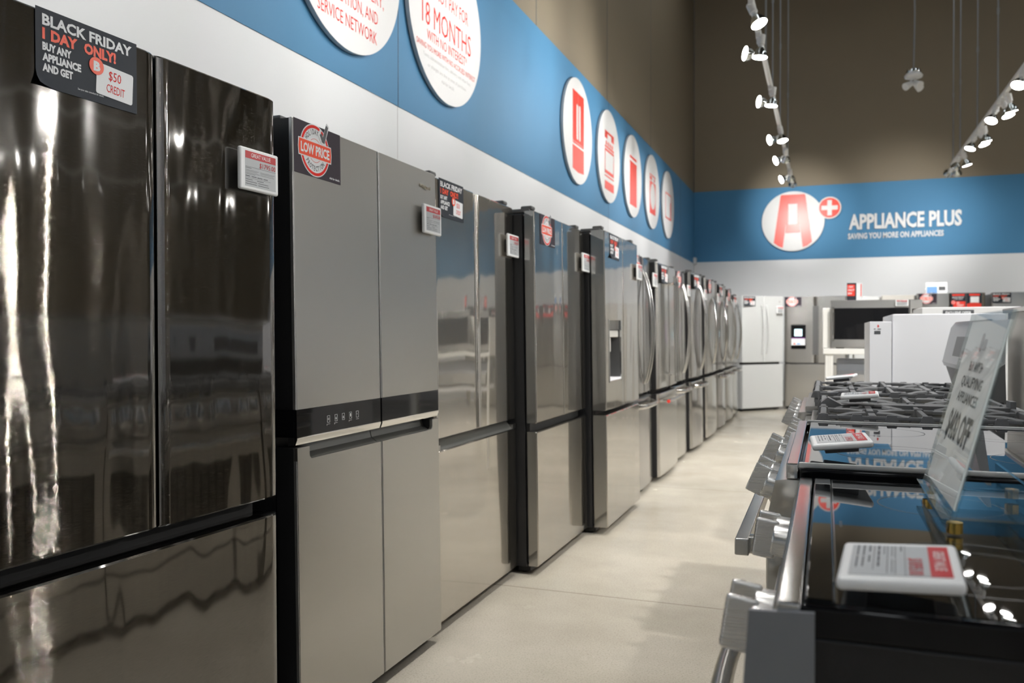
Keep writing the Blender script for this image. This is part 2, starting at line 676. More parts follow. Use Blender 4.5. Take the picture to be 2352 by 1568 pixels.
# ------------------------------------------------------------------ the room
LW, BW, RW, SW = -2.25, 15.57, 9.6, -7.5      # left, back, right, south wall planes
Z1, Z2 = 2.435, 3.70                          # blue band
struct(MB('polished_concrete').box(LW - 0.2, RW + 0.2, SW - 0.2, BW + 0.2, -0.12, 0).build('floor'))
struct(MB('ceiling_dark').box(LW - 0.2, RW + 0.2, SW - 0.2, BW + 0.2, CEIL_Z, CEIL_Z + 0.15).build('ceiling'))
w = MB('wall_white_paint')
w.box(LW - 0.2, LW, SW, BW, 0, Z1)
w.box(LW - 0.2, LW + 0.004, SW, BW, Z1, Z2, 'wall_blue_paint')
w.box(LW - 0.2, LW - 0.01, SW, BW, Z2, CEIL_Z, 'wall_brown_paint')
for sy in (-0.65, 4.235, 9.115, 14.0):
    w.box(LW, LW + 0.0055, sy - 0.003, sy + 0.003, Z1, Z2, 'seam_dark')
    w.box(LW - 0.001, LW + 0.0012, sy - 0.0015, sy + 0.0015, 0.0, Z1, 'text_grey')
for sy in (1.8, 6.68, 9.1, 11.56):
    w.box(LW - 0.012, LW - 0.0085, sy - 0.004, sy + 0.004, Z2, CEIL_Z, 'seam_dark')
struct(w.build('wall_left'))
w = MB('wall_white_paint')
w.box(LW, RW, BW, BW + 0.2, 0, Z1 + 0.02)
w.box(LW, RW, BW - 0.004, BW + 0.2, Z1 + 0.02, Z2 + 0.02, 'wall_blue_paint')
w.box(LW, RW, BW + 0.01, BW + 0.2, Z2 + 0.02, CEIL_Z, 'wall_brown_paint')
struct(w.build('wall_back'))
w = MB('wall_brown_paint')
w.box(RW, RW + 0.2, SW, BW, 0, CEIL_Z)
struct(w.build('wall_right'))
w = MB('wall_white_paint')
w.box(LW, RW, SW - 0.2, SW, 0, Z1)
w.box(LW, RW, SW - 0.2, SW + 0.004, Z1, Z2, 'wall_blue_paint')
w.box(LW, RW, SW - 0.2, SW - 0.01, Z2, CEIL_Z, 'wall_brown_paint')
struct(w.build('wall_front'))
# white end cap of the panel joint in the corner
struct(MB('sign_white').rbox(LW - 0.001, LW + 0.05, BW - 0.13, BW - 0.002, Z1 - 0.02, Z1 + 0.10, 0.01).build('trim_1'))

# made-up housings, out of view, for the fill lights set up at the top
for i, (fx, fy) in enumerate(FILL_ROWS):
    t = thing('fill_light_housing', 'made-up housing of an unseen fill light hung high under the dark roof', 'ceiling light',
              place((fx, fy, CEIL_Z - 0.4)), 'added fill light housings')
    MB('fill_housing_grey').rbox(-0.2, 0.2, -1.75, 1.75, 0.0, 0.09, 0.01).build('housing', t)
    for sy in (-1.4, 1.4):
        MB('rod_steel').cyl((0, sy, 0.085), (0, sy, 0.4), 0.008, seg=6).build('hanger', t)

FRIDGES = []


# ------------------------------------------------------------------ refrigerators
def door_shape(mb, x0, x1, z0, z1, t, front, side, yf=lambda x: 0.0, rl=0.02, rr=0.02, dp=0.012, e=0.004, n=10):
    """one door slab: front follows yf(x); vertical edges rounded rl / rr wide, dp deep; t thick"""
    xs = []
    for i in range(n + 1):
        xs.append(x0 + rl * (1 - math.cos(math.pi / 2 * i / n)) if rl else x0)
        if not rl:
            break
    mid = 8
    a, b_ = x0 + rl, x1 - rr
    for i in range(1, mid):
        xs.append(a + (b_ - a) * i / mid)
    for i in range(n + 1):
        if rr:
            xs.append(x1 - rr * (1 - math.sin(math.pi / 2 * i / n)) if i else b_)
    if not rr:
        xs.append(x1)
    xs[-1] = x1

    def y(x):
        v = yf(x)
        if rl and x < x0 + rl:
            q = (x0 + rl - x) / rl
            v += dp * (1 - math.sqrt(max(0, 1 - q * q)))
        if rr and x > x1 - rr:
            q = (x - x1 + rr) / rr
            v += dp * (1 - math.sqrt(max(0, 1 - q * q)))
        return v
    prof = [(x, y(x)) for x in xs]
    nf = len(prof)
    rings = [(z0, e), (z0 + e, 0.0), (z1 - e, 0.0), (z1, e)]
    vs = []
    for z, push in rings:
        for x, yy in prof:
            vs.append((x, yy + push, z))
        vs.append((x1, t, z))
        vs.append((x0, t, z))
    k = nf + 2
    fr, sd = [], []
    for j in range(3):
        for i in range(k):
            q = (j * k + i, j * k + (i + 1) % k, (j + 1) * k + (i + 1) % k, (j + 1) * k + i)
            (fr if i < nf - 1 else sd).append(q)
    sd += [tuple(range(k))[::-1], tuple(range(3 * k, 4 * k))]
    o = len(mb.v)
    mb.add(vs, fr, front)
    # side faces reuse the same points so that the slab stays closed
    mi = mb.slot(side)
    for f in sd:
        mb.f.append([i + o for i in f])
        mb.m.append(mi)


def bow_handle(x, z0, z1, reach, rx=0.011, ry=0.009, base=0.0, tilt=0.0):
    """curved bar handle: leaves the door at both ends and bows out in the middle"""
    mb = MB('handle_steel')
    path = []
    for i in range(21):
        t = i / 20
        path.append((x + tilt * math.sin(math.pi * t), base - 0.008 - reach * math.sin(math.pi * t) ** 0.75, z0 + (z1 - z0) * t))
    mb.tube(path, rx, 10, flat=ry / rx)
    for z in (z0, z1):
        mb.cyl((x, base + 0.004, z + (0.01 if z == z0 else -0.01)), (x, base - 0.014, z + (0.01 if z == z0 else -0.01)), 0.011, seg=10)
    return mb


def bar_handle(p0, p1, out, r=0.011, mounts=0.06, metal='chrome'):
    """straight bar handle on two stand-offs; out = how far it stands off the door"""
    mb = MB('handle_steel')
    p0, p1 = Vector(p0), Vector(p1)
    d = (p1 - p0).normalized()
    o = Vector((0, -out, 0))
    mb.cyl(p0 + o, p1 + o, r, seg=14)
    for s_ in (p0 + d * mounts, p1 - d * mounts):
        mb.cyl(s_ + Vector((0, 0.01, 0)), s_ + o, r * 0.8, seg=10, m=metal)
        mb.cyl(s_ + o - d * 0.012, s_ + o + d * 0.012, r * 1.18, seg=14, m=metal)
    return mb


def fridge(label, mat, W=0.91, H=1.765, zd=0.735, zf=0.695, steel_='mirror_steel', side='fridge_black_side', dside='slate_steel',
           bow=0.0, handle=None, lip=True, cab_y=0.09, D=0.74, gap=0.5, kick=True, group='fridges along the wall', hinges=True,
           edge=0.02, edp=0.012, disp=None, scoop=False, group_none=False, drawer_handle=None, cabinet_top=0.012):
    """french-door refrigerator, origin on the floor under the middle of its front"""
    t = thing('refrigerator', label, 'refrigerator', mat, group)
    h = W / 2
    yf = (lambda x: bow * (x / h) ** 2) if bow else (lambda x: 0.0)
    ed = bow
    c = MB(side)
    c.rbox(-h + 0.004, h - 0.004, cab_y + ed * 0.6, D, 0.04, H - cabinet_top, 0.004)
    c.box(-h + 0.02, h - 0.02, cab_y - 0.02 + ed * 0.6, cab_y + ed * 0.6 + 0.005, 0.06, H - 0.02, 'gasket_black')
    c.build('cabinet', t)
    if kick:
        k = MB('gasket_black')
        k.box(-h + 0.03, h - 0.03, cab_y - 0.01, cab_y + 0.05, 0.012, 0.05)
        k.build('base_grille', t)
        for sx in (-1, 1):
            MB('gasket_black').cyl((sx * (h - 0.07), cab_y + 0.03, 0.0), (sx * (h - 0.07), cab_y + 0.03, 0.045), 0.02, seg=12).build('foot', t)
            MB('gasket_black').cyl((sx * (h - 0.07), D - 0.06, 0.012), (sx * (h - 0.07), D - 0.06, 0.045), 0.02, seg=12).build('foot', t)
    gx = -h + W * gap
    g = 0.0035
    doors = []
    for i, (a, b) in enumerate(((-h, gx - g), (gx + g, h))):
        m = MB()
        if disp and i == 0:
            hx0, hx1, hz0, hz1 = disp
            door_shape(m, a, hx0, zd, H, cab_y - 0.012, steel_, dside, yf, edge, 0, edp)
            door_shape(m, hx1, b, zd, H, cab_y - 0.012, steel_, dside, yf, 0, edge, edp)
            door_shape(m, hx0, hx1, zd, hz0, cab_y - 0.012, steel_, dside, yf, 0, 0, edp, e=0.0005)
            door_shape(m, hx0, hx1, hz1, H, cab_y - 0.012, steel_, dside, yf, 0, 0, edp)
            m.box(hx0 - 0.001, hx1 + 0.001, cab_y - 0.018, cab_y - 0.012, hz0 - 0.001, hz1 + 0.001, 'dispenser_dark')
        else:
            door_shape(m, a, b, zd, H, cab_y - 0.012 + ed * 0.5, steel_, dside, yf, edge, edge, edp)
        d = m.build('door', t)
        doors.append(d)
        if hinges:
            hx = -h + 0.055 if i == 0 else h - 0.055
            hm = MB('hinge_grey')
            hm.rbox(hx - 0.035, hx + 0.035, 0.03, 0.15, H - 0.004, H + 0.016, 0.006)
            hm.rbox(hx - 0.028, hx + 0.028, 0.02, 0.08, H + 0.01, H + 0.03, 0.008)
            hm.build('hinge_cover', t)
    m = MB()
    door_shape(m, -h, h, 0.045, zf, cab_y - 0.012 + ed * 0.5, steel_, dside, yf, edge, edge, edp)
    if lip:
        n = 10
        pts = [(-h + 0.004 + (W - 0.008) * i / n) for i in range(n + 1)]
        vs, fs = [], []
        for x in pts:
            yy = yf(x)
            vs += [(x, yy + 0.0045, zf + 0.0005), (x, yy + 0.014, zf + 0.006), (x, yy + 0.03, zf + 0.006)]
        for i in range(n):
            for k in range(2):
                fs.append((i * 3 + k, i * 3 + k + 1, i * 3 + k + 4, i * 3 + k + 3))
        m.add(vs, fs, 'trim_steel')
    fd = m.build('freezer_drawer', t)
    if scoop:
        s_ = MB('scoop_grey')
        s_.prism([(0.006, zf + 0.0005), (0.05, zf - 0.0005), (0.055, zd + 0.004), (0.05, zd + 0.004)], -h + 0.045, h - 0.045, 'x')
        s_.box(-h + 0.002, -h + 0.045, 0.003, 0.05, zf, zf + 0.022, 'slate_steel')
        s_.box(h - 0.045, h - 0.002, 0.003, 0.05, zf, zf + 0.022, 'slate_steel')
        s_.build('pocket_handle', fd)
    if handle == 'bow':
        for i, sx in enumerate((-1, 1)):
            bow_handle(gx + sx * 0.045, zd + 0.07, H - 0.11, 0.062, tilt=sx * 0.0).build('handle', doors[i])
    elif handle == 'oval':
        for i, sx in enumerate((-1, 1)):
            bow_handle(gx + sx * 0.022, zd + 0.10, H - 0.20, 0.05, rx=0.014, ry=0.011, tilt=sx * 0.05).build('handle', doors[i])
    elif handle == 'bar':
        for i, sx in enumerate((-1, 1)):
            bar_handle((gx + sx * 0.05, 0, zd + 0.04), (gx + sx * 0.05, 0, H - 0.09), 0.062, 0.0125).build('handle', doors[i])
    if drawer_handle == 'bow':
        mb = MB('handle_steel')
        path = []
        for i in range(25):
            u = i / 24
            x = -h + 0.09 + (W - 0.18) * u
            path.append((x, yf(x) - 0.004 - 0.055 * min(1, 5 * u, 5 * (1 - u)) ** 0.6, zf - 0.045))
        mb.tube(path, 0.017, 10, flat=0.55, ref=(0, 0, 1))
        mb.build('drawer_handle', fd)
    elif drawer_handle == 'bar':
        hb = bar_handle((-h + 0.06, bow * 0.6, zf - 0.06), (h - 0.06, bow * 0.6, zf - 0.06), 0.062, 0.0125)
        hb.cyl((-h + 0.052, bow * 0.6 - 0.062, zf - 0.06), (-h + 0.062, bow * 0.6 - 0.062, zf - 0.06), 0.0135, seg=14, m='sign_red')
        hb.build('drawer_handle', fd)
    FRIDGES.append(t)
    return t, doors, fd


LEAN = -0.0145


def row(x, yc, yaw=0.0, lean=LEAN):
    return place((x, yc, 0.0), R(90 - yaw), lean)


def lx(W, d):
    """offset measured along the front from its near end -> local x"""
    return -W / 2 + d


# F1 black stainless at the head of the row
a1 = R(2.74)
M1 = row(-1.362 - 0.457 * math.sin(a1), 1.90 - 0.457 * math.cos(a1), 2.74, -0.006)
f1, d1, z1 = fridge('wide black stainless refrigerator at the head of the row', M1, 0.914, 1.785, 0.735, 0.690, 'black_stainless', 'fridge_black_side',
                    'black_stainless', edge=0.03, edp=0.010, gap=0.556, hinges=False)

# F2 four-door with black control band
W2 = 0.918
M2 = row(-1.364, 2.0 + W2 / 2)
f2 = thing('refrigerator', 'satin grey four-door refrigerator with a glossy black band and control icons', 'refrigerator', M2, 'fridges along the wall')
h2 = W2 / 2
c = MB('fridge_black_side')
c.rbox(-h2 + 0.002, h2 - 0.002, 0.075, 0.72, 0.04, 1.752, 0.004)
c.build('cabinet', f2)
k = MB('gasket_black')
k.box(-h2 + 0.03, h2 - 0.03, 0.07, 0.13, 0.012, 0.05)
k.build('base_grille', f2)
for sx in (-1, 1):
    MB('gasket_black').cyl((sx * (h2 - 0.07), 0.11, 0), (sx * (h2 - 0.07), 0.11, 0.045), 0.02, seg=12).build('foot', f2)
    MB('gasket_black').cyl((sx * (h2 - 0.07), 0.66, 0.012), (sx * (h2 - 0.07), 0.66, 0.045), 0.02, seg=12).build('foot', f2)
gx2 = -h2 + 0.478
for i, (a, b) in enumerate(((-h2, gx2 - 0.004), (gx2 + 0.004, h2))):
    m = MB()
    m.prism([(a + 0.002, 0.003), (a + 0.0045, 0.0), (b - 0.0045, 0.0), (b - 0.002, 0.003)], 0.955, 1.766, 'z', 'satin_steel')
    m.box(a, b, 0.003, 0.012, 0.955, 1.768, 'rim_steel')
    m.box(a + 0.001, b - 0.001, 0.0121, 0.07, 0.955, 1.767, 'fridge_black_side')
    d = m.build('door', f2)
    m = MB('gloss_black')
    m.box(a + 0.001, b - 0.001, 0.0005, 0.07, 0.877, 0.9545)
    if i == 0:
        for q in range(5):
            u = a + 0.153 + q * 0.041
            v = 0.905
            for (x0, x1, y0, y1) in ((0, .014, 0, .0008), (0, .014, .0192, .02), (0, .0008, 0, .02), (.0132, .014, 0, .02)):
                m.plate(u + x0, u + x1, v + y0, v + y1, 0.0, 0.0004, 'text_white')
            if q == 0:
                m.arc(u + 0.007, v + 0.01, 0.0022, 0.0034, 0, 360, 0.0002, 'text_white')
            elif q == 3:
                m.plate(u + 0.005, u + 0.009, v + 0.006, v + 0.016, 0, 0.0003, 'text_white')
            elif q == 4:
                m.text('°F', u + 0.003, v + 0.008, 0.005, cond=0.8, m='text_white', n=0.0003)
            else:
                m.poly([(u + 0.006, v + 0.004), (u + 0.009, v + 0.006), (u + 0.0075, v + 0.013), (u + 0.005, v + 0.009)], 0, 0.0003, 'text_white')
            if q != 2:
                m.plate(u - 0.001, u + 0.015, v - 0.0055, v - 0.0042, 0, 0.0003, 'text_grey')
                if q < 4:
                    m.plate(u - 0.003, u - 0.001, v - 0.009, v - 0.004, 0, 0.0003, 'text_grey')
    m.build('control_band' if i == 0 else 'glass_band', d)
    m = MB('chrome')
    m.prism([(0.0, 0.877), (0.0, 0.871), (0.006, 0.856), (0.03, 0.853), (0.03, 0.877)], a + 0.001, b - 0.001, 'x')
    m.build('chrome_trim', d)
# lower doors with the scooped hand grip
for i, (a, b) in enumerate(((-h2, gx2 - 0.003), (gx2 + 0.003, h2))):
    n0, n1 = (a + 0.062, b) if i == 0 else (a, b - 0.055)
    zt, zn, rr = 0.848, 0.812, 0.014
    pts = [(a + 0.002, 0.047), (b - 0.002, 0.047)]
    if i == 0:
        pts += [(b - 0.002, zn)] + [(n0 + rr - rr * math.sin(R(90 * q / 5)), zn + rr - rr * math.cos(R(90 * q / 5))) for q in range(6)] + [(n0, zt), (a + 0.002, zt)]
    else:
        pts += [(b - 0.002, zt), (n1, zt)] + [(n1 - rr + rr * math.cos(R(90 * q / 5)), zn + rr - rr * math.sin(R(90 * q / 5))) for q in range(6)] + [(a + 0.002, zn)]
    bmm = bmesh.new()
    vs = [bmm.verts.new((p[0], 0.0, p[1])) for p in pts]
    fc = bmm.faces.new(vs)
    ex = bmesh.ops.extrude_face_region(bmm, geom=[fc])
    bmesh.ops.translate(bmm, vec=(0, 0.012, 0), verts=[v for v in ex['geom'] if isinstance(v, bmesh.types.BMVert)])
    bmesh.ops.recalc_face_normals(bmm, faces=bmm.faces)
    fe = [e for e in bmm.edges if all(abs(v.co.y) < 1e-6 for v in e.verts)]
    bmesh.ops.bevel(bmm, geom=fe, offset=0.0022, segments=2, affect='EDGES', profile=0.5)
    m = MB('satin_steel')
    m.bm(bmm, 'satin_steel')
    m.box(a, b, 0.0121, 0.07, 0.045, zn - 0.012, 'fridge_black_side')
    if i == 0:
        m.box(a, n0, 0.0121, 0.07, zn - 0.012, zt, 'fridge_black_side')
    else:
        m.box(n1, b, 0.0121, 0.07, zn - 0.012, zt, 'fridge_black_side')
    m.box(a, b, 0.003, 0.0119, 0.045, zn - 0.001, 'rim_steel')
    d = m.build('lower_door', f2)
    g_ = MB('scoop_grey')
    g_.prism([(0.004, zn - 0.0005), (0.012, zn - 0.012), (0.05, zn - 0.012), (0.06, zt + 0.002), (0.046, zt + 0.002), (0.04, zn + 0.012), (0.014, zn - 0.006), (0.006, zn + 0.0005)],
             n0 - (0.0 if i else 0.001), n1 + 0.001, 'x')
    g_.build('hand_grip', d)
    hm = MB('hinge_grey')
    hx = -h2 + 0.045 if i == 0 else h2 - 0.045
    hm.rbox(hx - 0.035, hx + 0.035, 0.035, 0.16, 1.75, 1.768, 0.005)
    hm.rbox(hx - 0.03, hx + 0.03, 0.05, 0.10, 1.766, 1.784, 0.008)
    hm.build('hinge_cover', f2)
bd = MB('brand_chrome')
bd.text('Whirlpool', h2 - 0.137, 1.700, 0.013, w=0.085, bold=0.012, n=0.001, depth=0.002)
bd.arc(h2 - 0.095, 1.712, 0.024, 0.0275, 200, 330, 0.0035, squash=0.55)
bd.build('badge', f2)

# F3 .. F13
W3 = 0.905
M3 = row(-1.395, 2.955 + W3 / 2)
f3, d3, z3 = fridge('mirror-bright steel refrigerator whose drawer has a grey pocket grip, beside the satin four-door one', M3, W3, 1.772, 0.757, 0.710, 'mirror_steel',
                    'fridge_black_side', 'slate_steel', scoop=True, lip=False, gap=0.478, edge=0.035, edp=0.012)
W4 = 0.89
M4 = row(-1.293, 3.865 + W4 / 2)
f4, d4, z4 = fridge('bright steel refrigerator with black sides and a barcode sticker on its flank', M4, W4, 1.758, 0.735, 0.693, 'mirror_steel',
                    'fridge_black_side', 'slate_steel', gap=0.515, edge=0.006, edp=0.006, cab_y=0.062)
s_ = MB('sticker_white')
s_.box(-W4 / 2 + 0.0015, -W4 / 2 + 0.0035, 0.18, 0.25, 0.82, 0.90)
for q in range(14):
    s_.box(-W4 / 2 + 0.0008, -W4 / 2 + 0.0018, 0.19, 0.24, 0.835 + q * 0.004, 0.835 + q * 0.004 + (0.0012 if q % 3 else 0.0024), 'tag_ink')
s_.build('barcode_sticker', f4)
W5 = 0.905
M5 = row(-1.178, 4.78 + W5 / 2)
DX0, DX1, DZ0, DZ1 = -W5 / 2 + 0.085, -W5 / 2 + 0.385, 0.885, 1.245
f5, d5, z5 = fridge('bright steel refrigerator with a water dispenser in its door, after the stickered one', M5, W5, 1.765, 0.722, 0.694, 'mirror_steel',
                    'fridge_black_side', 'slate_steel', gap=0.515, edge=0.006, edp=0.006, cab_y=0.092, disp=(DX0, DX1, DZ0, DZ1))
dm = MB('dispenser_dark')
dm.box(DX0, DX0 + 0.006, 0.004, 0.083, DZ0, DZ1)
dm.box(DX1 - 0.006, DX1, 0.004, 0.083, DZ0, DZ1)
dm.box(DX0, DX1, 0.004, 0.083, DZ1 - 0.055, DZ1, 'gloss_black')
for (a, b, c_, d_) in ((DX0 - 0.006, DX0 + 0.004, DZ0 - 0.006, DZ1 + 0.006), (DX1 - 0.004, DX1 + 0.006, DZ0 - 0.006, DZ1 + 0.006)):
    dm.box(a, b, -0.003, 0.006, c_, d_, 'trim_steel')
dsp = dm.build('water_dispenser', d5[0])
sp_ = MB('dispenser_light')
sp_.rbox(DX0 + 0.012, DX1 - 0.012, 0.012, 0.06, DZ1 - 0.10, DZ1 - 0.056, 0.006)
sp_.rbox(DX0 + 0.02, DX0 + 0.13, 0.02, 0.055, DZ1 - 0.19, DZ1 - 0.098, 0.01)
sp_.build('dispenser_spout', d5[0])
tr_ = MB('panel_white')
tr_.rbox(DX0 + 0.004, DX1 - 0.004, 0.0, 0.08, DZ0 + 0.001, DZ0 + 0.016, 0.004)
tr_.build('drip_tray', d5[0])
# bowed-front group
specs = [
    # x, y0, width, height, steel, side, handle, drawer handle, bow, label
    (-1.235, 5.72, 0.86, 1.725, 'slate_steel', 'fridge_grey_side', 'bow', 'bow', 0.03, 'dark steel bow-fronted refrigerator with broad flat handles, just past the dispenser one'),
    (-1.205, 6.62, 0.86, 1.725, 'brushed_steel', 'fridge_black_side', 'bar', 'bar', 0.012, 'refrigerator with straight tubular handles ending in a red disc'),
    (-1.235, 7.52, 0.78, 1.735, 'brushed_steel', 'fridge_black_side', 'bow', 'bow', 0.03, 'arched-handle refrigerator next after the straight-tube-handled one'),
    (-1.195, 8.36, 0.84, 1.765, 'slate_steel', 'fridge_black_side', 'bow', 'bow', 0.03, 'dark-sided taller refrigerator, two after the straight-tube-handled one'),
    (-1.185, 9.30, 0.84, 1.765, 'brushed_steel', 'fridge_black_side', 'oval', None, 0.012, 'first refrigerator with looped oval handles'),
    (-1.18, 10.28, 0.84, 1.765, 'slate_steel', 'fridge_black_side', 'oval', 'bow', 0.02, 'second refrigerator with looped oval handles and a curved drawer bar'),
    (-1.18, 11.20, 0.80, 1.75, 'brushed_steel', 'fridge_grey_side', 'bow', 'bow', 0.02, 'last but one steel refrigerator before the white corner one'),
    (-1.19, 12.06, 0.78, 1.715, 'brushed_steel', 'fridge_grey_side', 'bow', 'bow', 0.03, 'last steel refrigerator before the white corner one'),
]
BOWED = []
for (x, y0, wd, ht, st, sd, hn, dh, bw, lb) in specs:
    Mx = row(x, y0 + wd / 2)
    t, ds, fz = fridge(lb, Mx, wd, ht, 0.735, 0.695, st, sd, sd, bow=bw, handle=hn, drawer_handle=dh, lip=False, edge=0.03, edp=0.02, cab_y=0.1, D=0.76)
    BOWED.append((t, Mx, wd, ht, bw))

# white corner fridge, turned
MW = place((-0.885, 13.38, 0), R(49), -0.005)
fwht, dw, zw = fridge('white refrigerator turned across the corner of the shop', MW, 0.84, 1.735, 0.735, 0.70, 'fridge_white', 'fridge_white', 'fridge_white', bow=0.01,
                      handle=None, lip=False, edge=0.02, edp=0.014, group=None, hinges=False)
for i, sx in enumerate((-1, 1)):
    hb = bow_handle(sx * 0.05, 0.86, 1.60, 0.045)
    hb.mats = ['fridge_white']
    hb.build('handle', dw[i])
lg = MB('text_grey')
lg.disc(0.33, 1.655, 0.012, 0.0, 0.0035)
lg.build('badge', fwht)

# back-wall row
YB = 13.75
MG = place((-0.155, YB, 0), 0, -0.004)
GH = 0.455
fg, dg, zg = fridge('grey steel refrigerator with a lit dispenser screen on the end wall', MG, 0.91, 1.735, 0.72, 0.70, 'brushed_steel', 'fridge_grey_side', 'slate_steel',
                    lip=False, edge=0.05, edp=0.02, bow=0.01, gap=0.5, group=None, hinges=False, disp=(-GH + 0.10, -GH + 0.315, 0.93, 1.30))
dm = MB('gloss_black')
dm.box(-GH + 0.10, -GH + 0.315, 0.004, 0.03, 1.12, 1.30)
dm.box(-GH + 0.10, -GH + 0.315, 0.05, 0.075, 0.93, 1.12)
dm.build('dispenser_panel', dg[0])
sc_ = MB('dispenser_screen')
sc_.box(-GH + 0.15, -GH + 0.26, -0.001, 0.004, 1.13, 1.235)
sc_.build('screen', dg[0])
ph = MB('dispenser_dark')
ph.box(-0.042, 0.042, -0.002, 0.03, 0.84, 1.59)
ph.build('pocket_handle', dg[1])
gb = MB('gasket_black')
gb.box(-GH + 0.08, GH - 0.08, 0.004, 0.05, 0.695, 0.722)
gb.build('drawer_grip', zg)


def column_fridge(label, x0, x1, H, st, side, split=None):
    wd = x1 - x0
    t = thing('refrigerator', label, 'refrigerator', place(((x0 + x1) / 2, YB, 0)), 'fridges on the end wall')
    h = wd / 2
    MB(side).rbox(-h + 0.003, h - 0.003, 0.08, 0.72, 0.03, H - 0.01, 0.004).build('cabinet', t)
    m = MB()
    door_shape(m, -h, h, 0.11, H, 0.07, st, side, rl=0.02, rr=0.02)
    d = m.build('door', t)
    bar_handle((-h + 0.06, 0, 0.75), (-h + 0.06, 0, 1.5), 0.05, 0.011).build('handle', d)
    MB('gasket_black').box(-h + 0.01, h - 0.01, 0.06, 0.12, 0.0, 0.10).build('base_grille', t)
    return t


column_fridge('slim white column refrigerator hidden behind the microwave', 0.32, 0.74, 1.72, 'fridge_white', 'fridge_white')
column_fridge('slim pale column refrigerator beyond the microwave, its top just showing', 0.77, 1.21, 1.735, 'panel_beige', 'panel_beige')
MS = place((1.69, YB, 0), 0, 0)
fs_, ds_, zs_ = fridge('steel refrigerator on the end wall wearing three promotional posters', MS, 0.89, 1.755, 0.72, 0.70, 'brushed_steel', 'fridge_grey_side', 'slate_steel',
                       lip=False, bow=0.03, edge=0.03, group=None, hinges=False)
MD = place((2.66, YB, 0), 0, 0)
fd_, dd_, zd_ = fridge('grey steel refrigerator on the end wall beyond the one with three posters', MD, 0.89, 1.755, 0.72, 0.70, 'brushed_steel', 'fridge_grey_side', 'slate_steel',
                       lip=False, bow=0.03, edge=0.03, group=None, hinges=False)


# ------------------------------------------------------------------ posters and price tags stuck on the doors
def poster_bf(name, label, mat, group):
    """black-friday poster 0.24 x 0.15, origin at its lower left corner"""
    t = thing(name, label, 'poster', mat, group)
    m = MB('poster_navy')
    # sheet with a gently lifted lower left corner
    nx, nz = 16, 10
    vs, fs = [], []
    for j in range(nz + 1):
        for i in range(nx + 1):
            u, v = 0.24 * i / nx, 0.15 * j / nz
            c_ = max(0.0, 1 - (u / 0.045 + v / 0.032))
            vs.append((u, -0.0008 - 0.012 * c_ * c_, v + 0.004 * c_))
    for j in range(nz):
        for i in range(nx):
            a = j * (nx + 1) + i
            fs.append((a, a + 1, a + nx + 2, a + nx + 1))
    m.add(vs, fs)
    m.build('sheet', t)
    w_ = MB('text_white')
    w_.text('BLACK FRIDAY', 0.014, 0.119, 0.0205, w=0.212, bold=0.035, n=0.0016)
    w_.text('BUY ANY', 0.014, 0.071, 0.0145, w=0.064, bold=0.05, n=0.0016)
    w_.text('APPLIANCE', 0.014, 0.051, 0.0145, w=0.086, bold=0.05, n=0.0016)
    w_.text('AND GET', 0.014, 0.031, 0.0145, w=0.067, bold=0.05, n=0.0016)
    w_.text('See your sales consultant for details.', 0.092, 0.0145, 0.0036, w=0.062, n=0.0016)
    w_.build('lettering', t)
    r_ = MB('poster_orange')
    r_.text('1 DAY', 0.014, 0.0925, 0.0205, w=0.078, bold=0.05, n=0.0016)
    r_.text('ONLY!', 0.107, 0.0925, 0.0205, w=0.078, bold=0.05, n=0.0016)
    o_ = r_.build('red_lettering', t)
    c_ = MB('card_white')
    c_.T = Matrix.Translation((0.182, 0, 0.049)) @ Matrix.Rotation(R(3), 4, 'Y')
    c_.rrect(-0.046, 0.046, -0.032, 0.032, 0.005, 0.0013, 0.002)
    c_.text('$50', -0.001, 0.004, 0.0185, w=0.031, bold=0.0, n=0.0024, m='text_red', align='C')
    c_.text('CREDIT', 0.002, -0.022, 0.0165, w=0.046, bold=0.0, n=0.0024, m='text_red', align='C')
    c_.build('credit_card', t)
    e_ = MB('poster_orange')
    e_.disc(0.136, 0.0735, 0.0175, 0.0018, 0.0028)
    e_.text('B', 0.1365, 0.0645, 0.0185, w=0.0165, bold=0.06, n=0.0031, m='card_white', align='C')
    e_.build('emblem', t)
    return t


def arc_text(m, body, u, v, r, a_mid, span, h, flip, n, mat, bold=0.02, cond=0.62):
    L_ = len(body)
    for i, ch in enumerate(body):
        f = (i + 0.5) / L_ - 0.5
        a = a_mid - span * f if not flip else a_mid + span * f
        t = R(a)
        rot = t - math.pi / 2 if not flip else t + math.pi / 2
        rr_ = r if not flip else r
        m.text(ch, u + rr_ * math.cos(t), v + rr_ * math.sin(t), h, cond=cond, bold=bold, n=n, m=mat, align='C', rot=rot)


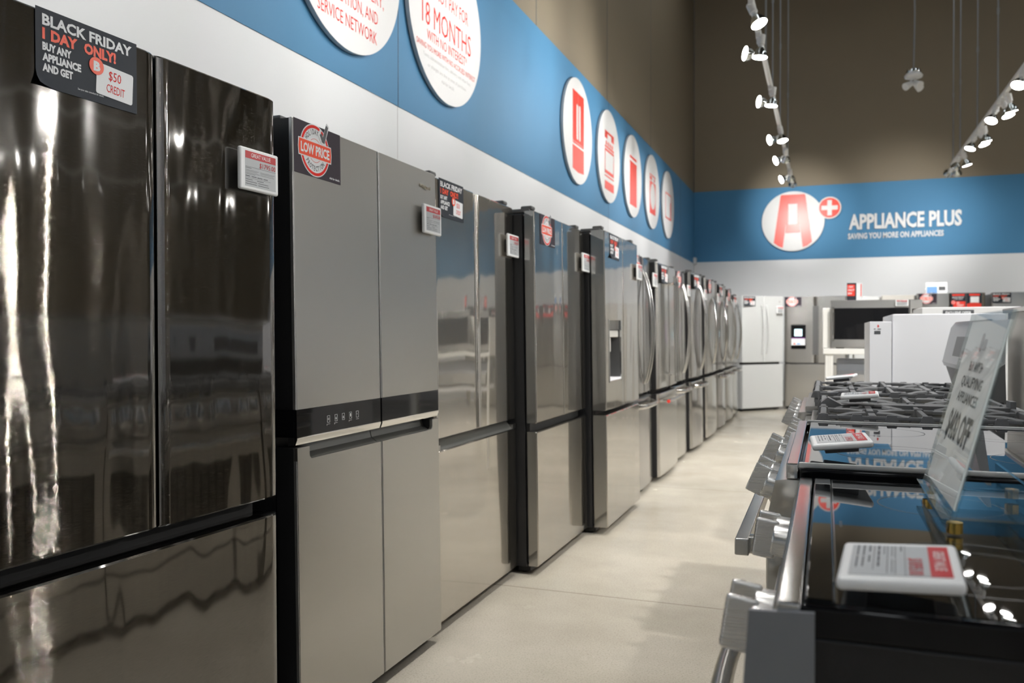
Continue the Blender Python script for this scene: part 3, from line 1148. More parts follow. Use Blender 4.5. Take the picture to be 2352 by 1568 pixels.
def poster_lp(name, label, mat, group):
    t = thing(name, label, 'poster', mat, group)
    m = MB('poster_plum')
    m.plate(0, 0.24, 0, 0.15, 0.0004, 0.0010)
    m.build('sheet', t)
    cu, cv, rr_ = 0.1035, 0.0765, 0.0725
    b = MB('card_white')
    b.disc(cu, cv, rr_ + 0.003, 0.001, 0.0016)
    b.arc(cu, cv, rr_ - 0.0085, rr_, 20, 62, 0.0020, 'text_red')
    b.arc(cu, cv, rr_ - 0.0085, rr_, 70, 160, 0.0020, 'text_red')
    b.arc(cu, cv, rr_ - 0.0085, rr_, 200, 340, 0.0020, 'text_red')
    b.arc(cu, cv, 0.033, 0.0342, 35, 145, 0.0020, 'text_red')
    b.arc(cu, cv, 0.033, 0.0342, 215, 325, 0.0020, 'text_red')
    arc_text(b, 'HOLIDAY', cu, cv, 0.0465, 111, 80, 0.0145, False, 0.0021, 'check_grey')
    arc_text(b, 'PROTECTION', cu, cv, 0.0585, 270, 112, 0.0145, True, 0.0021, 'check_grey')
    b.build('round_emblem', t)
    s_ = MB('poster_orange')
    pts = [(cu - 0.080, cv - 0.022), (cu + 0.080, cv - 0.022), (cu + 0.083, cv), (cu + 0.080, cv + 0.022), (cu - 0.080, cv + 0.022), (cu - 0.083, cv)]
    s_.poly([(cu - 0.083, cv - 0.025), (cu + 0.083, cv - 0.025), (cu + 0.086, cv), (cu + 0.083, cv + 0.025), (cu - 0.083, cv + 0.025), (cu - 0.086, cv)], 0.0016, 0.0022, 'card_white')
    s_.poly(pts, 0.0022, 0.0027, 'poster_orange')
    s_.text('LOW PRICE', cu, cv - 0.013, 0.027, w=0.146, bold=0.035, n=0.0031, m='card_white', align='C')
    s_.build('price_band', t)
    k = MB('check_grey')
    ck = [(-0.022, 0.006), (-0.012, 0.012), (-0.006, 0.0), (0.012, 0.040), (0.022, 0.035), (0.002, -0.016), (-0.010, -0.014)]
    big = [(x * 1.35 - 0.0005, y * 1.22 - 0.002) for x, y in ck]
    k.poly([(cu + 0.045 + x, cv + 0.045 + y) for x, y in big], 0.0020, 0.0030, 'card_white')
    k.poly([(cu + 0.045 + x, cv + 0.045 + y) for x, y in ck], 0.0030, 0.0036, 'check_grey')
    k.build('check_mark', t)
    w_ = MB('text_white')
    w_.text('Ask for details.', 0.178, 0.008, 0.0062, w=0.056, bold=0.02, n=0.0016)
    w_.build('lettering', t)
    return t


def price_tag(label, mat, price, group='electronic price tags', red='GREAT VALUE', lines=True):
    """electronic shelf label 0.145 x 0.105, origin at the middle of its back"""
    t = thing('price_tag', label, 'price tag', mat, group)
    MB('tag_white').rbox(-0.0725, 0.0725, -0.0125, 0.0, -0.053, 0.053, 0.005, 3).build('housing', t)
    s_ = MB('tag_screen')
    s_.plate(-0.056, 0.060, -0.043, 0.044, 0.0122, 0.0130)
    s_.plate(-0.056, 0.060, 0.026, 0.044, 0.0129, 0.0133, 'tag_red')
    s_.text(red, 0.002, 0.0305, 0.0095, w=0.074, bold=0.0, n=0.0137, m='text_white', align='C')
    s_.text(price, 0.0585, 0.0085, 0.0120, w=0.062, bold=0.008, n=0.0137, m='tag_red', align='R')
    s_.plate(-0.056, 0.060, 0.0050, 0.0056, 0.0129, 0.0133, 'tag_ink')
    rnd = random.Random(3)
    for (v, hgt, cols) in ((0.0015, .0012, ((-.055, -.034),)), (-.0035, .0007, ((-.055, -.006), (.0, .055))), (-.0065, .0007, ((-.055, -.012), (.0, .05))),
                           (-.0105, .0007, ((-.055, -.004), (.0, .053))), (-.0135, .0007, ((-.055, -.02),)), (-.019, .0020, ((-.055, -.039), (-.033, -.015), (-.011, .008), (.012, .028))),
                           (-.0225, .0005, ((-.055, .04),)), (-.027, .0014, ((-.055, -.03), (-.012, .012))), (-.0325, .0014, ((-.055, -.014), (-.008, .03))), (-.038, .0014, ((-.055, -.014), (-.008, .033)))):
        for a, b in cols:
            x = a
            while x < b:
                wv = rnd.uniform(0.002, 0.006)
                s_.plate(x, min(b, x + wv), v, v + hgt, 0.0129, 0.0133, 'tag_ink')
                x += wv + 0.0009
    s_.build('screen', t)
    m = MB('tag_mount')
    m.rbox(-0.03, 0.03, -0.0, 0.0115, -0.03, 0.03, 0.002)
    m.build('magnet_mount', t)
    return t


def on_front(M, W, d, z, out=0.0):
    """matrix of something on a fridge front: d along the front from the near end, z up, out off the door"""
    return M @ Matrix.Translation((-W / 2 + d, -out, z))


GP = 'black friday posters on the fridge doors'
GL = 'low price posters on the fridge doors'
poster_bf('poster', 'black friday $50 credit poster with a curled corner on the black refrigerator', on_front(M1, 0.914, 0.914 - 0.704, 1.638, 0.001), GP)
poster_lp('poster', 'low price protection poster on the satin four-door refrigerator', on_front(M2, W2, 0.003, 1.618, 0.0006), GL)
bf0 = poster_bf('poster', 'black friday poster on the refrigerator with the grey pocket grip', on_front(M3, W3, 0.052, 1.626, 0.0012), GP)
lp0 = poster_lp('poster', 'low price poster on the refrigerator with the barcode-stickered flank', on_front(M4, W4, 0.085, 1.606, 0.0008), GL)


def again(src, label, mat):
    c = copy_tree(src)
    c.matrix_world = mat
    c['label'] = label
    return c


again(bf0, 'black friday poster on the refrigerator with the water dispenser', on_front(M5, W5, 0.125, 1.612, 0.0008))
PT = Matrix.Rotation(R(0), 4, 'Z')
bown = ['the broad flat-handled refrigerator past the dispenser', 'the refrigerator with the red-ended tubular handle', 'the arched-handle refrigerator after the tubular-handled one',
        'the taller dark-sided refrigerator', 'the first oval-handled refrigerator', 'the second oval-handled refrigerator', 'the last but one steel refrigerator',
        'the last steel refrigerator before the corner']
for i, (t, Mx, wd, ht, bw) in enumerate(BOWED):
    src, nm = (lp0, 'low price') if i % 2 == 0 else (bf0, 'black friday')
    d = 0.06
    xm = -wd / 2 + d + 0.12
    sl = math.atan(2 * bw * xm / (wd / 2) ** 2)
    out = -bw * (xm / (wd / 2)) ** 2 + 0.012
    again(src, nm + ' poster on ' + bown[i], on_front(Mx, wd, d, ht - 0.158, out) @ Matrix.Rotation(sl, 4, 'Z'))
again(bf0, 'black friday poster on the white corner refrigerator', on_front(MW, 0.84, 0.005, 1.578, 0.004))
again(lp0, 'low price poster on the refrigerator with the lit dispenser screen', on_front(MG, 0.91, 0.01, 1.582, 0.004))
again(lp0, 'low price poster jutting from the edge of the three-poster refrigerator', on_front(MS, 0.89, 0.02, 1.60, 0.012))
again(bf0, 'black friday poster on the end-wall refrigerator past the three-poster one', on_front(MD, 0.89, 0.0, 1.60, 0.012))


def poster_red(label, mat, big):
    t = thing('poster', label, 'poster', mat)
    MB('poster_navy').plate(0, 0.19, 0, 0.2, 0.0, 0.001).build('sheet', t)
    m = MB('sign_red')
    if big:
        m.plate(0.015, 0.175, 0.165, 0.188, 0.001, 0.002)
        m.plate(0.03, 0.185, 0.0, 0.085, 0.001, 0.002)
        m.disc(0.03, 0.07, 0.03, 0.001, 0.0024)
        m.arc(0.03, 0.07, 0.016, 0.021, 0, 360, 0.003, 'text_white')
        m.text('$50', 0.075, 0.05, 0.026, bold=0.02, n=0.0028, m='text_white')
        m.text('CREDIT', 0.075, 0.015, 0.024, w=0.09, bold=0.02, n=0.0028, m='text_white')
        m.text('BLACK FRIDAY', 0.018, 0.135, 0.016, w=0.15, bold=0.02, n=0.0016, m='text_white')
        m.text('1 DAY ONLY!', 0.04, 0.112, 0.014, w=0.11, bold=0.02, n=0.0016, m='text_white')
    else:
        m.plate(0.03, 0.165, 0.165, 0.19, 0.001, 0.002)
        m.plate(0.045, 0.155, 0.065, 0.15, 0.001, 0.002, 'card_white')
        m.plate(0.0, 0.185, 0.0, 0.05, 0.001, 0.002)
        m.plate(0.03, 0.165, 0.045, 0.062, 0.001, 0.002)
    m.build('artwork', t)
    return t


poster_red('red and black poster with a round emblem on the three-poster refrigerator', place((1.69, YB - 0.014, 1.548)), True)
poster_red('red and black poster with a white square on the three-poster refrigerator', place((1.895, YB - 0.014, 1.548)), False)
t = thing('poster', 'colourful leaflet below the lit dispenser screen', 'poster', on_front(MG, 0.91, 0.105, 0.99, 0.004))
MB('card_white').plate(0, 0.2, 0, 0.115, 0, 0.001).build('sheet', t)
m = MB('poster_purple')
m.plate(0, 0.2, 0.10, 0.115, 0.001, 0.002)
m.plate(0.03, 0.06, 0.01, 0.035, 0.001, 0.002, 'sign_red')
m.plate(0.08, 0.13, 0.01, 0.03, 0.001, 0.002, 'leaf_blue')
m.build('artwork', t)
t = thing('poster', 'purple vertical leaflet half hidden behind the microwave bench', 'poster', on_front(MG, 0.91, 0.78, 1.05, 0.012))
MB('poster_purple').plate(0, 0.1, 0, 0.34, 0, 0.001).build('sheet', t)
m = MB('text_white')
for q in range(4):
    m.plate(0.02, 0.05, 0.05 + q * 0.07, 0.09 + q * 0.07, 0.001, 0.002)
m.build('artwork', t)

pt0 = price_tag('price tag showing $1795.00 on the black refrigerator', on_front(M1, 0.914, 0.914 - 0.094, 1.578, 0.0125), '$1795.00')
price_tag('price tag showing $1695.00 on the satin four-door refrigerator', on_front(M2, W2, 0.841, 1.585, 0.0125), '$1695.00')
pt1 = price_tag('price tag on the refrigerator with the grey pocket grip', on_front(M3, W3, 0.834, 1.583, 0.0125), '$1895.00')
again(pt1, 'price tag on the refrigerator with the barcode-stickered flank', on_front(M4, W4, 0.855, 1.573, 0.0125))
again(pt1, 'price tag on the refrigerator with the water dispenser', on_front(M5, W5, 0.875, 1.580, 0.0125))
for i, (t, Mx, wd, ht, bw) in enumerate(BOWED):
    if i in (1, 7):
        continue
    again(pt1, 'price tag on ' + bown[i], on_front(Mx, wd, wd - 0.045, 1.58, 0.030 - bw * 0.75))
again(pt1, 'price tag on the white corner refrigerator', on_front(MW, 0.84, 0.735, 1.53, 0.02))


# ------------------------------------------------------------------ round signs on the long wall
def wall_front(y, z, out=0.004):
    return Matrix.Translation((LW + out, y, z)) @ Matrix.Rotation(R(90), 4, 'Z')


def disc_sign(label, y, z, r, thick=0.03):
    t = thing('round_sign', label, 'sign', wall_front(y, z), 'round white signs on the blue band')
    m = MB('sign_white')
    m.disc(0, 0, r, 0.006, thick, seg=96)
    m.build('disc', t)
    return t, thick + 0.001


RZ = 3.085
RD = 0.535
def lines(t, n, rows):
    for mt, body, v, h_, w_ in rows:
        MB(mt).text(body, 0, v, h_, w=w_, bold=-0.004, n=n, align='C').build('lettering', t)


t, n = disc_sign('big round sign about delivery, installation and service network', 3.665, 3.10, RD)
lines(t, n, [('text_red', 'OUR OWN DELIVERY,', -0.212, 0.064, 0.70), ('text_red', 'INSTALLATION, AND', -0.318, 0.064, 0.575), ('text_red', 'SERVICE NETWORK', -0.424, 0.064, 0.555)])
t, n = disc_sign('big round sign promising 18 months with no interest', 4.835, 3.13, RD)
lines(t, n, [('text_red', 'DO NOT PAY FOR', 0.052, 0.082, 0.63), ('text_red', '18 MONTHS', -0.138, 0.132, 0.72), ('text_red', 'WITH NO INTEREST*', -0.222, 0.058, 0.59),
             ('text_red', 'SAVING YOU MORE WITH NO ACCRUED INTEREST', -0.284, 0.033, 0.865), ('text_grey', 'Taxes, administration fees, delivery and other fees', -0.330, 0.022, 0.70),
             ('text_grey', 'or charges are due at time of purchase.', -0.382, 0.022, 0.57), ('text_grey', 'Ask for details.', -0.430, 0.022, 0.19)])
IY = [7.80, 9.03, 10.25, 11.48, 12.70]
IN = ['fridge', 'cooking range', 'dishwasher', 'washing machine', 'microwave']
for i, y in enumerate(IY):
    t, n = disc_sign('round sign with a red %s pictogram' % IN[i], y, RZ, 0.495)
    m = MB('sign_red')
    P = lambda u0, u1, v0, v1, mm=None, e=0.0: m.plate(u0, u1, v0, v1, n - 0.001 + e, n + 0.001 + e, mm)
    if i == 0:
        P(-0.19, -0.006, -0.115, 0.36)
        P(0.006, 0.19, -0.115, 0.36)
        P(-0.19, 0.19, -0.36, -0.155)
        P(-0.19, 0.19, -0.135, -0.12)
        for s_ in (-1, 1):
            m.rrect(s_ * 0.042 - 0.024, s_ * 0.042 + 0.024, -0.085, 0.25, 0.02, n + 0.0005, n + 0.002, 'sign_white')
        m.poly([(-0.19, -0.36), (0.19, -0.36), (0.19, -0.375), (0, -0.39), (-0.19, -0.375)], n - 0.001, n + 0.001, 'sign_red')
    elif i == 1:
        P(-0.20, 0.20, 0.23, 0.255)
        P(-0.20, -0.09, 0.175, 0.235)
        P(0.09, 0.20, 0.175, 0.235)
        for q in range(4):
            m.disc(-0.135 + q * 0.09, 0.125, 0.025, n - 0.001, n + 0.001, 'sign_red', 16)
        P(-0.20, 0.20, 0.075, 0.095)
        P(-0.20, 0.20, 0.04, 0.062)
        P(-0.20, -0.185, -0.20, 0.05)
        P(0.185, 0.20, -0.20, 0.05)
        P(-0.20, 0.20, -0.20, -0.165)
        P(-0.20, 0.20, -0.235, -0.22)
        P(-0.20, 0.20, -0.37, -0.28)
    elif i == 2:
        P(-0.19, 0.19, 0.20, 0.23)
        P(-0.19, 0.19, -0.36, 0.165)
    elif i == 3:
        P(-0.20, 0.20, 0.21, 0.225)
        P(-0.20, -0.06, 0.15, 0.195)
        m.disc(0.13, 0.172, 0.025, n - 0.001, n + 0.001, 'sign_red', 16)
        P(-0.20, 0.20, -0.30, 0.13)
        m.disc(0, -0.06, 0.175, n + 0.0005, n + 0.002, 'sign_white', 40)
    else:
        P(-0.24, 0.24, 0.145, 0.165)
        P(-0.24, 0.24, -0.215, -0.195)
        P(0.16, 0.24, -0.2, 0.05)
        P(-0.24, -0.222, -0.2, 0.155)
        P(0.222, 0.24, -0.2, 0.155)
    m.build('pictogram', t)

# the big sign on the end wall
BY = BW - 0.004
t = thing('round_sign', 'white disc with a big red letter A on the end wall', 'sign', place((-0.552, BY, 3.116)))
MB('sign_white').disc(0, 0, 0.517, 0.0, 0.045, seg=96).build('disc', t)
m = MB('sign_red')
nA = (0.045, 0.049)
m.poly([(-0.205, 0.44), (-0.075, 0.44), (-0.075, -0.06), (-0.115, -0.06), (-0.165, -0.455), (-0.235, -0.43), (-0.315, -0.365)], *nA)
m.poly([(0.205, 0.44), (0.315, -0.365), (0.235, -0.43), (0.165, -0.455), (0.115, -0.06), (0.075, -0.06), (0.075, 0.44)], *nA)
m.poly([(-0.205, 0.44), (0.205, 0.44), (0.19, 0.462), (-0.19, 0.462)], *nA)
m.poly([(-0.08, 0.30), (0.08, 0.30), (0.08, 0.44), (-0.08, 0.44)], *nA)
m.poly([(-0.125, -0.2), (0.125, -0.2), (0.11, -0.055), (-0.11, -0.055)], *nA)
m.build('letter', t)
t = thing('round_sign', 'small red disc with a white plus beside the big letter A', 'sign', place((0.045, BY, 3.318)))
m = MB('sign_white')
m.disc(0, 0, 0.188, 0.0465, 0.0502, seg=64)
m.disc(0, 0, 0.168, 0.05, 0.054, 'sign_red', 64)
m.build('disc', t)
m = MB('sign_white')
m.plate(-0.13, 0.13, -0.036, 0.036, 0.054, 0.060)
m.plate(-0.036, 0.036, -0.13, 0.13, 0.0535, 0.0603)
m.build('plus_mark', t)
t = MB('sign_white')
t.text('APPLIANCE PLUS', 0, 0, 0.245, w=1.715, bold=0.035, n=0.0, depth=0.03)
o = t.build('sign_lettering', None, smooth=False)
o.matrix_world = place((0.352, BY, 2.945))
tag(o, 'raised white lettering reading APPLIANCE PLUS', 'sign lettering')
t = MB('sign_white')
t.text('SAVING YOU MORE ON APPLIANCES', 0, 0, 0.092, w=1.465, bold=0.03, n=0.0, depth=0.015)
o = t.build('sign_lettering', None, smooth=False)
o.matrix_world = place((0.338, BY, 2.778))
tag(o, 'smaller raised white slogan SAVING YOU MORE ON APPLIANCES', 'sign lettering')


# ------------------------------------------------------------------ track lights
def rail(name, label, x, z, y0, y1, rods):
    t = thing(name, label, 'track light rail', place((x, 0, z)))
    MB('lamp_white').rbox(-0.02, 0.02, y0, y1, -0.018, 0.018, 0.004).build('rail', t)
    for y in rods:
        m = MB('rod_steel')
        m.cyl((0, y, 0.012), (0, y, CEIL_Z - z), 0.0085, seg=8)
        m.cyl((0, y, 0.9), (0, y, 0.96), 0.013, seg=8)
        m.build('suspension_rod', t)
    return t


TX, TZ = -0.505, 3.52
UX, UZ = 1.63, 3.52
rail('track_rail', 'white lighting rail hung over the aisle beside the fridges', TX, TZ, -3.0, 13.45, (-1.5, 1.5, 4.6, 7.75, 8.75, 10.2, 12.3))
rail('track_rail', 'white lighting rail hung over the cookers', UX, UZ, -3.0, 13.25, (-1.5, 2.0, 6.0, 9.85, 11.1, 12.45, 13.1))

SRC = None
SPOT_GAIN = 2.0


def spot(x, y, z, target, label, group, power=110, lit=True, cone=62, roll=0.0, side=0.0):
    """spotlight clipped under a rail, its head turned to a target point"""
    global SRC
    if SRC is None:
        t = thing('track_spotlight', label, 'spotlight')
        m = MB('lamp_white')
        m.rbox(-0.018, 0.018, -0.04, 0.04, -0.035, 0.0, 0.004)
        m.cyl((0, 0, -0.035), (0, 0, -0.075), 0.014, seg=12)
        m.build('adapter', t)
        h = MB('lamp_white')
        h.lathe([(0.0, 0.075), (0.026, 0.075), (0.029, 0.07), (0.029, 0.0), (0.02, -0.004), (0.02, -0.02)], 20)
        head = h.build('lamp_head', t, loc=(0, 0, -0.085))
        g = MB('reflector_glass')
        g.lathe([(0.018, -0.014), (0.024, -0.03), (0.040, -0.05), (0.054, -0.075), (0.060, -0.100), (0.056, -0.101)], 28)
        g.build('reflector', head)
        l = MB('lamp_glow')
        l.lathe([(0.056, -0.1005), (0.04, -0.104), (0.02, -0.1065), (0.0, -0.107)], 28)
        l.build('lens', head)
        SRC = t
    else:
        t = copy_tree(SRC)
    t.location = (x, y, z - 0.016)
    tag(t, label, 'spotlight', group)
    pv = Vector((x, y, z - 0.10))
    d = (Vector(target) - pv).normalized()
    q = d.to_track_quat('-Z', 'Y')
    for k in kids(t):
        if k.name.startswith('lamp_head'):
            k.rotation_mode = 'QUATERNION'
            k.rotation_quaternion = q
            k.location = (side, 0, -0.085)
    if lit:
        L_ = bpy.data.lights.new('spot_beam', 'SPOT')
        L_.energy = power * SPOT_GAIN * (0.53 if target[0] < -1.9 else 1.0)
        L_.spot_size = R(cone)
        L_.spot_blend = 1.0
        L_.shadow_soft_size = 0.05
        L_.color = (1.0, 0.98, 0.945)
        lo = bpy.data.objects.new('spot_beam', L_)
        lo.location = pv + Vector((side, 0, 0)) + d * 0.155
        lo.rotation_mode = 'QUATERNION'
        lo.rotation_quaternion = q
        COL.objects.link(lo)
    return t


ORD = ['first', 'second', 'third', 'fourth', 'fifth', 'sixth', 'seventh', 'eighth', 'ninth', 'tenth', 'eleventh', 'twelfth', 'thirteenth', 'fourteenth', 'fifteenth',
       'sixteenth', 'seventeenth', 'eighteenth', 'nineteenth', 'twentieth', 'twenty-first', 'twenty-second', 'twenty-third', 'twenty-fourth', 'twenty-fifth']
GA = 'spotlights on the rail by the fridges'
GB = 'spotlights on the rail over the cookers'
# rail by the fridges: y, aim, power
LAMPS_A = [
    (13.35, (-0.50, 15.55, 3.30), 85, 58),
    (12.85, (-2.2, 11.95, 2.6), 100, 80), (12.62, (-0.3, 15.0, 1.4), 80, 90),
    (11.45, (-2.2, 10.55, 2.7), 90, 70), (11.2, (-0.6, 13.6, 1.0), 190, 70),
    (10.25, (-2.2, 9.35, 2.9), 100, 70), (10.0, (0.2, 9.3, 0.0), 80, 70),
    (8.65, (-2.2, 7.75, 3.5), 130, 100), (8.4, (-0.9, 8.3, 0.0), 80, 70),
    (7.15, (-2.2, 6.25, 3.6), 115, 100), (6.9, (-0.8, 6.8, 0.0), 80, 70),
    (6.2, (0.6, 5.6, 0.9), 80, 66),
    (5.3, (-2.2, 4.40, 3.4), 98, 90), (5.0, (-0.9, 5.0, 0.0), 80, 70),
    (3.9, (-2.2, 3.00, 2.7), 80, 78), (3.6, (-0.7, 3.5, 0.0), 80, 70),
    (2.2, (-2.2, 1.30, 2.4), 62, 80), (1.9, (-0.6, 1.7, 0.0), 70, 70),
    (0.5, (-2.2, -0.40, 2.2), 90, 74), (0.2, (0.8, 0.6, 2.4), 60, 95), (-1.3, (-2.0, -1.0, 1.6), 70, 70), (-1.6, (0.8, -1.4, 2.2), 50, 90),
]
for i, (y, aim, pw, cn) in enumerate(LAMPS_A):
    spot(TX, y, TZ, aim, 'white reflector spotlight, %s from the far end of the rail by the fridges' % ORD[i], GA, pw, True, cn, side=(-0.03 if aim[0] < -1.5 else 0.02))
LAMPS_B = [
    (13.15, (1.25, 15.55, 3.10), 80, 74), (13.02, (2.3, 15.5, 1.9), 60, 90),
    (12.40, (1.0, 13.9, 1.3), 110, 80), (12.25, (2.6, 12.4, 0.0), 60, 70),
    (11.20, (0.6, 10.6, 0.5), 80, 70), (11.0, (2.4, 10.4, 0.5), 60, 70), (10.78, (2.2, 11.2, 0.5), 60, 70),
    (9.85, (0.6, 8.8, 0.8), 80, 70), (9.64, (2.4, 9.0, 0.5), 60, 70), (9.42, (2.3, 9.9, 0.5), 60, 70),
    (8.55, (0.6, 7.4, 1.0), 90, 70), (8.4, (2.4, 8.0, 0.5), 60, 70),
    (6.6, (0.2, 9.6, 0.6), 120, 80), (4.6, (0.3, 7.0, 1.2), 190, 80),
    (2.9, (0.4, 4.4, 1.0), 190, 80), (1.4, (0.1, 1.4, 0.9), 95, 62), (-0.6, (0.6, 0.0, 0.9), 45, 55), (-1.8, (-1.0, -7.4, 1.5), 110, 80),
]
for i, (y, aim, pw, cn) in enumerate(LAMPS_B):
    spot(UX, y, UZ, aim, 'white reflector spotlight, %s from the far end of the rail over the cookers' % ORD[i], GB, pw, True, cn, side=(-0.03 if aim[0] < UX else 0.03))

# two more lit rails further into the shop, beyond the frame but mirrored in the doors
for n_, rx_ in ((1, 4.7), (2, 7.3)):
    rail('track_rail', 'white lighting rail deeper in the shop, %s beyond the cookers' % ('first' if n_ == 1 else 'second'), rx_, UZ, -3.0, 13.25, (-1.5, 3.0, 7.0, 11.0))
    for i, y in enumerate((12.6, 10.2, 7.9, 5.6, 3.4, 1.2, -1.2)):
        aim = ((rx_ + 1.0, y + 1.0, 0.0), (-1.4, y - 1.2, 1.0))[i % 2] if n_ == 1 else ((rx_ + 0.5, y + 0.6, 0.0), (rx_ - 1.5, y - 0.6, 0.0))[i % 2]
        if i == 0:
            aim = (rx_, 15.5, 1.6)
        if i == 6:
            aim = (rx_ - 2, -7.4, 1.2)
        spot(rx_, y, UZ, aim, 'white reflector spotlight, %s along the %s rail deeper in the shop' % (ORD[i], 'first' if n_ == 1 else 'second'),
             'spotlights deeper in the shop', 110 if i == 0 else 260, True, 80)
        spot(rx_, y - 1.0, UZ, (-1.3, y - 1.6, 1.4), 'white reflector spotlight turned towards the fridges, %s along the %s rail deeper in the shop' % (ORD[i], 'first' if n_ == 1 else 'second'),
             'spotlights deeper in the shop', 0, False)

# unlit triple spotlight hanging on a cord
t = thing('pendant_light', 'unlit white triple spotlight hanging on a long cord', 'pendant light', place((0.95, 11.0, 4.18)))
m = MB('lamp_white')
m.lathe([(0.0, 0.06), (0.06, 0.058), (0.075, 0.04), (0.10, 0.01), (0.095, -0.012), (0.05, -0.03), (0.0, -0.03)], 28)
m.lathe([(0.0, 0.075), (0.075, 0.075), (0.08, 0.055), (0.075, 0.04)], 28, 'reflector_glass')
m.build('ceiling_plate', t)
m = MB('rod_steel')
pth = [(0.012 * math.sin(q * 0.7) * min(1, q / 3), 0, 0.07 + (CEIL_Z - 4.18 - 0.07) * q / 16) for q in range(17)]
m.tube(pth, 0.010, 8)
m.build('cord', t)
for q, (dx, dy, az) in enumerate(((-0.06, -0.03, 215), (0.03, -0.05, 310), (0.05, 0.05, 45))):
    m = MB('lamp_white')
    d = Vector((math.cos(R(az)), math.sin(R(az)), -0.55)).normalized()
    p = Vector((dx * 0.5, dy * 0.5, -0.03))
    m.cyl(p, p + Vector((0, 0, -0.03)), 0.012, seg=10)
    p2 = p + Vector((0, 0, -0.055))
    m.cyl(p2 - d * 0.02, p2 + d * 0.09, 0.028, 0.045, seg=18)
    m.build('lamp_head', t)


# ------------------------------------------------------------------ cookers on the other side of the aisle
def rfront(x, yc, tilt=0.0):
    """frame of a cooker whose front faces the aisle: local x runs towards the camera, y away from the aisle"""
    return place((x, yc, 0), R(-90)) @ Matrix.Rotation(R(tilt), 4, 'Y')


def knob(mat, parent, r=0.031, style='bar'):
    m = MB('knob_steel')
    m.T = mat
    m.lathe([(0.0, 0.0), (r * 1.12, 0.0), (r * 1.12, 0.005), (r, 0.008), (r * 0.96, 0.026), (r * 0.9, 0.029), (0.0, 0.029)], 28)
    if style == 'bar':
        m.rbox(-0.0085, 0.0085, -r * 1.02, r * 1.02, 0.024, 0.058, 0.003)
    else:
        m.rbox(-0.0055, 0.0055, -r * 1.25, r * 1.15, 0.022, 0.058, 0.005, 3)
    m.lathe([(r * 1.12, 0.001), (r * 1.25, 0.001), (r * 1.25, -0.004)], 28, 'gloss_black')
    return m.build('knob', parent)


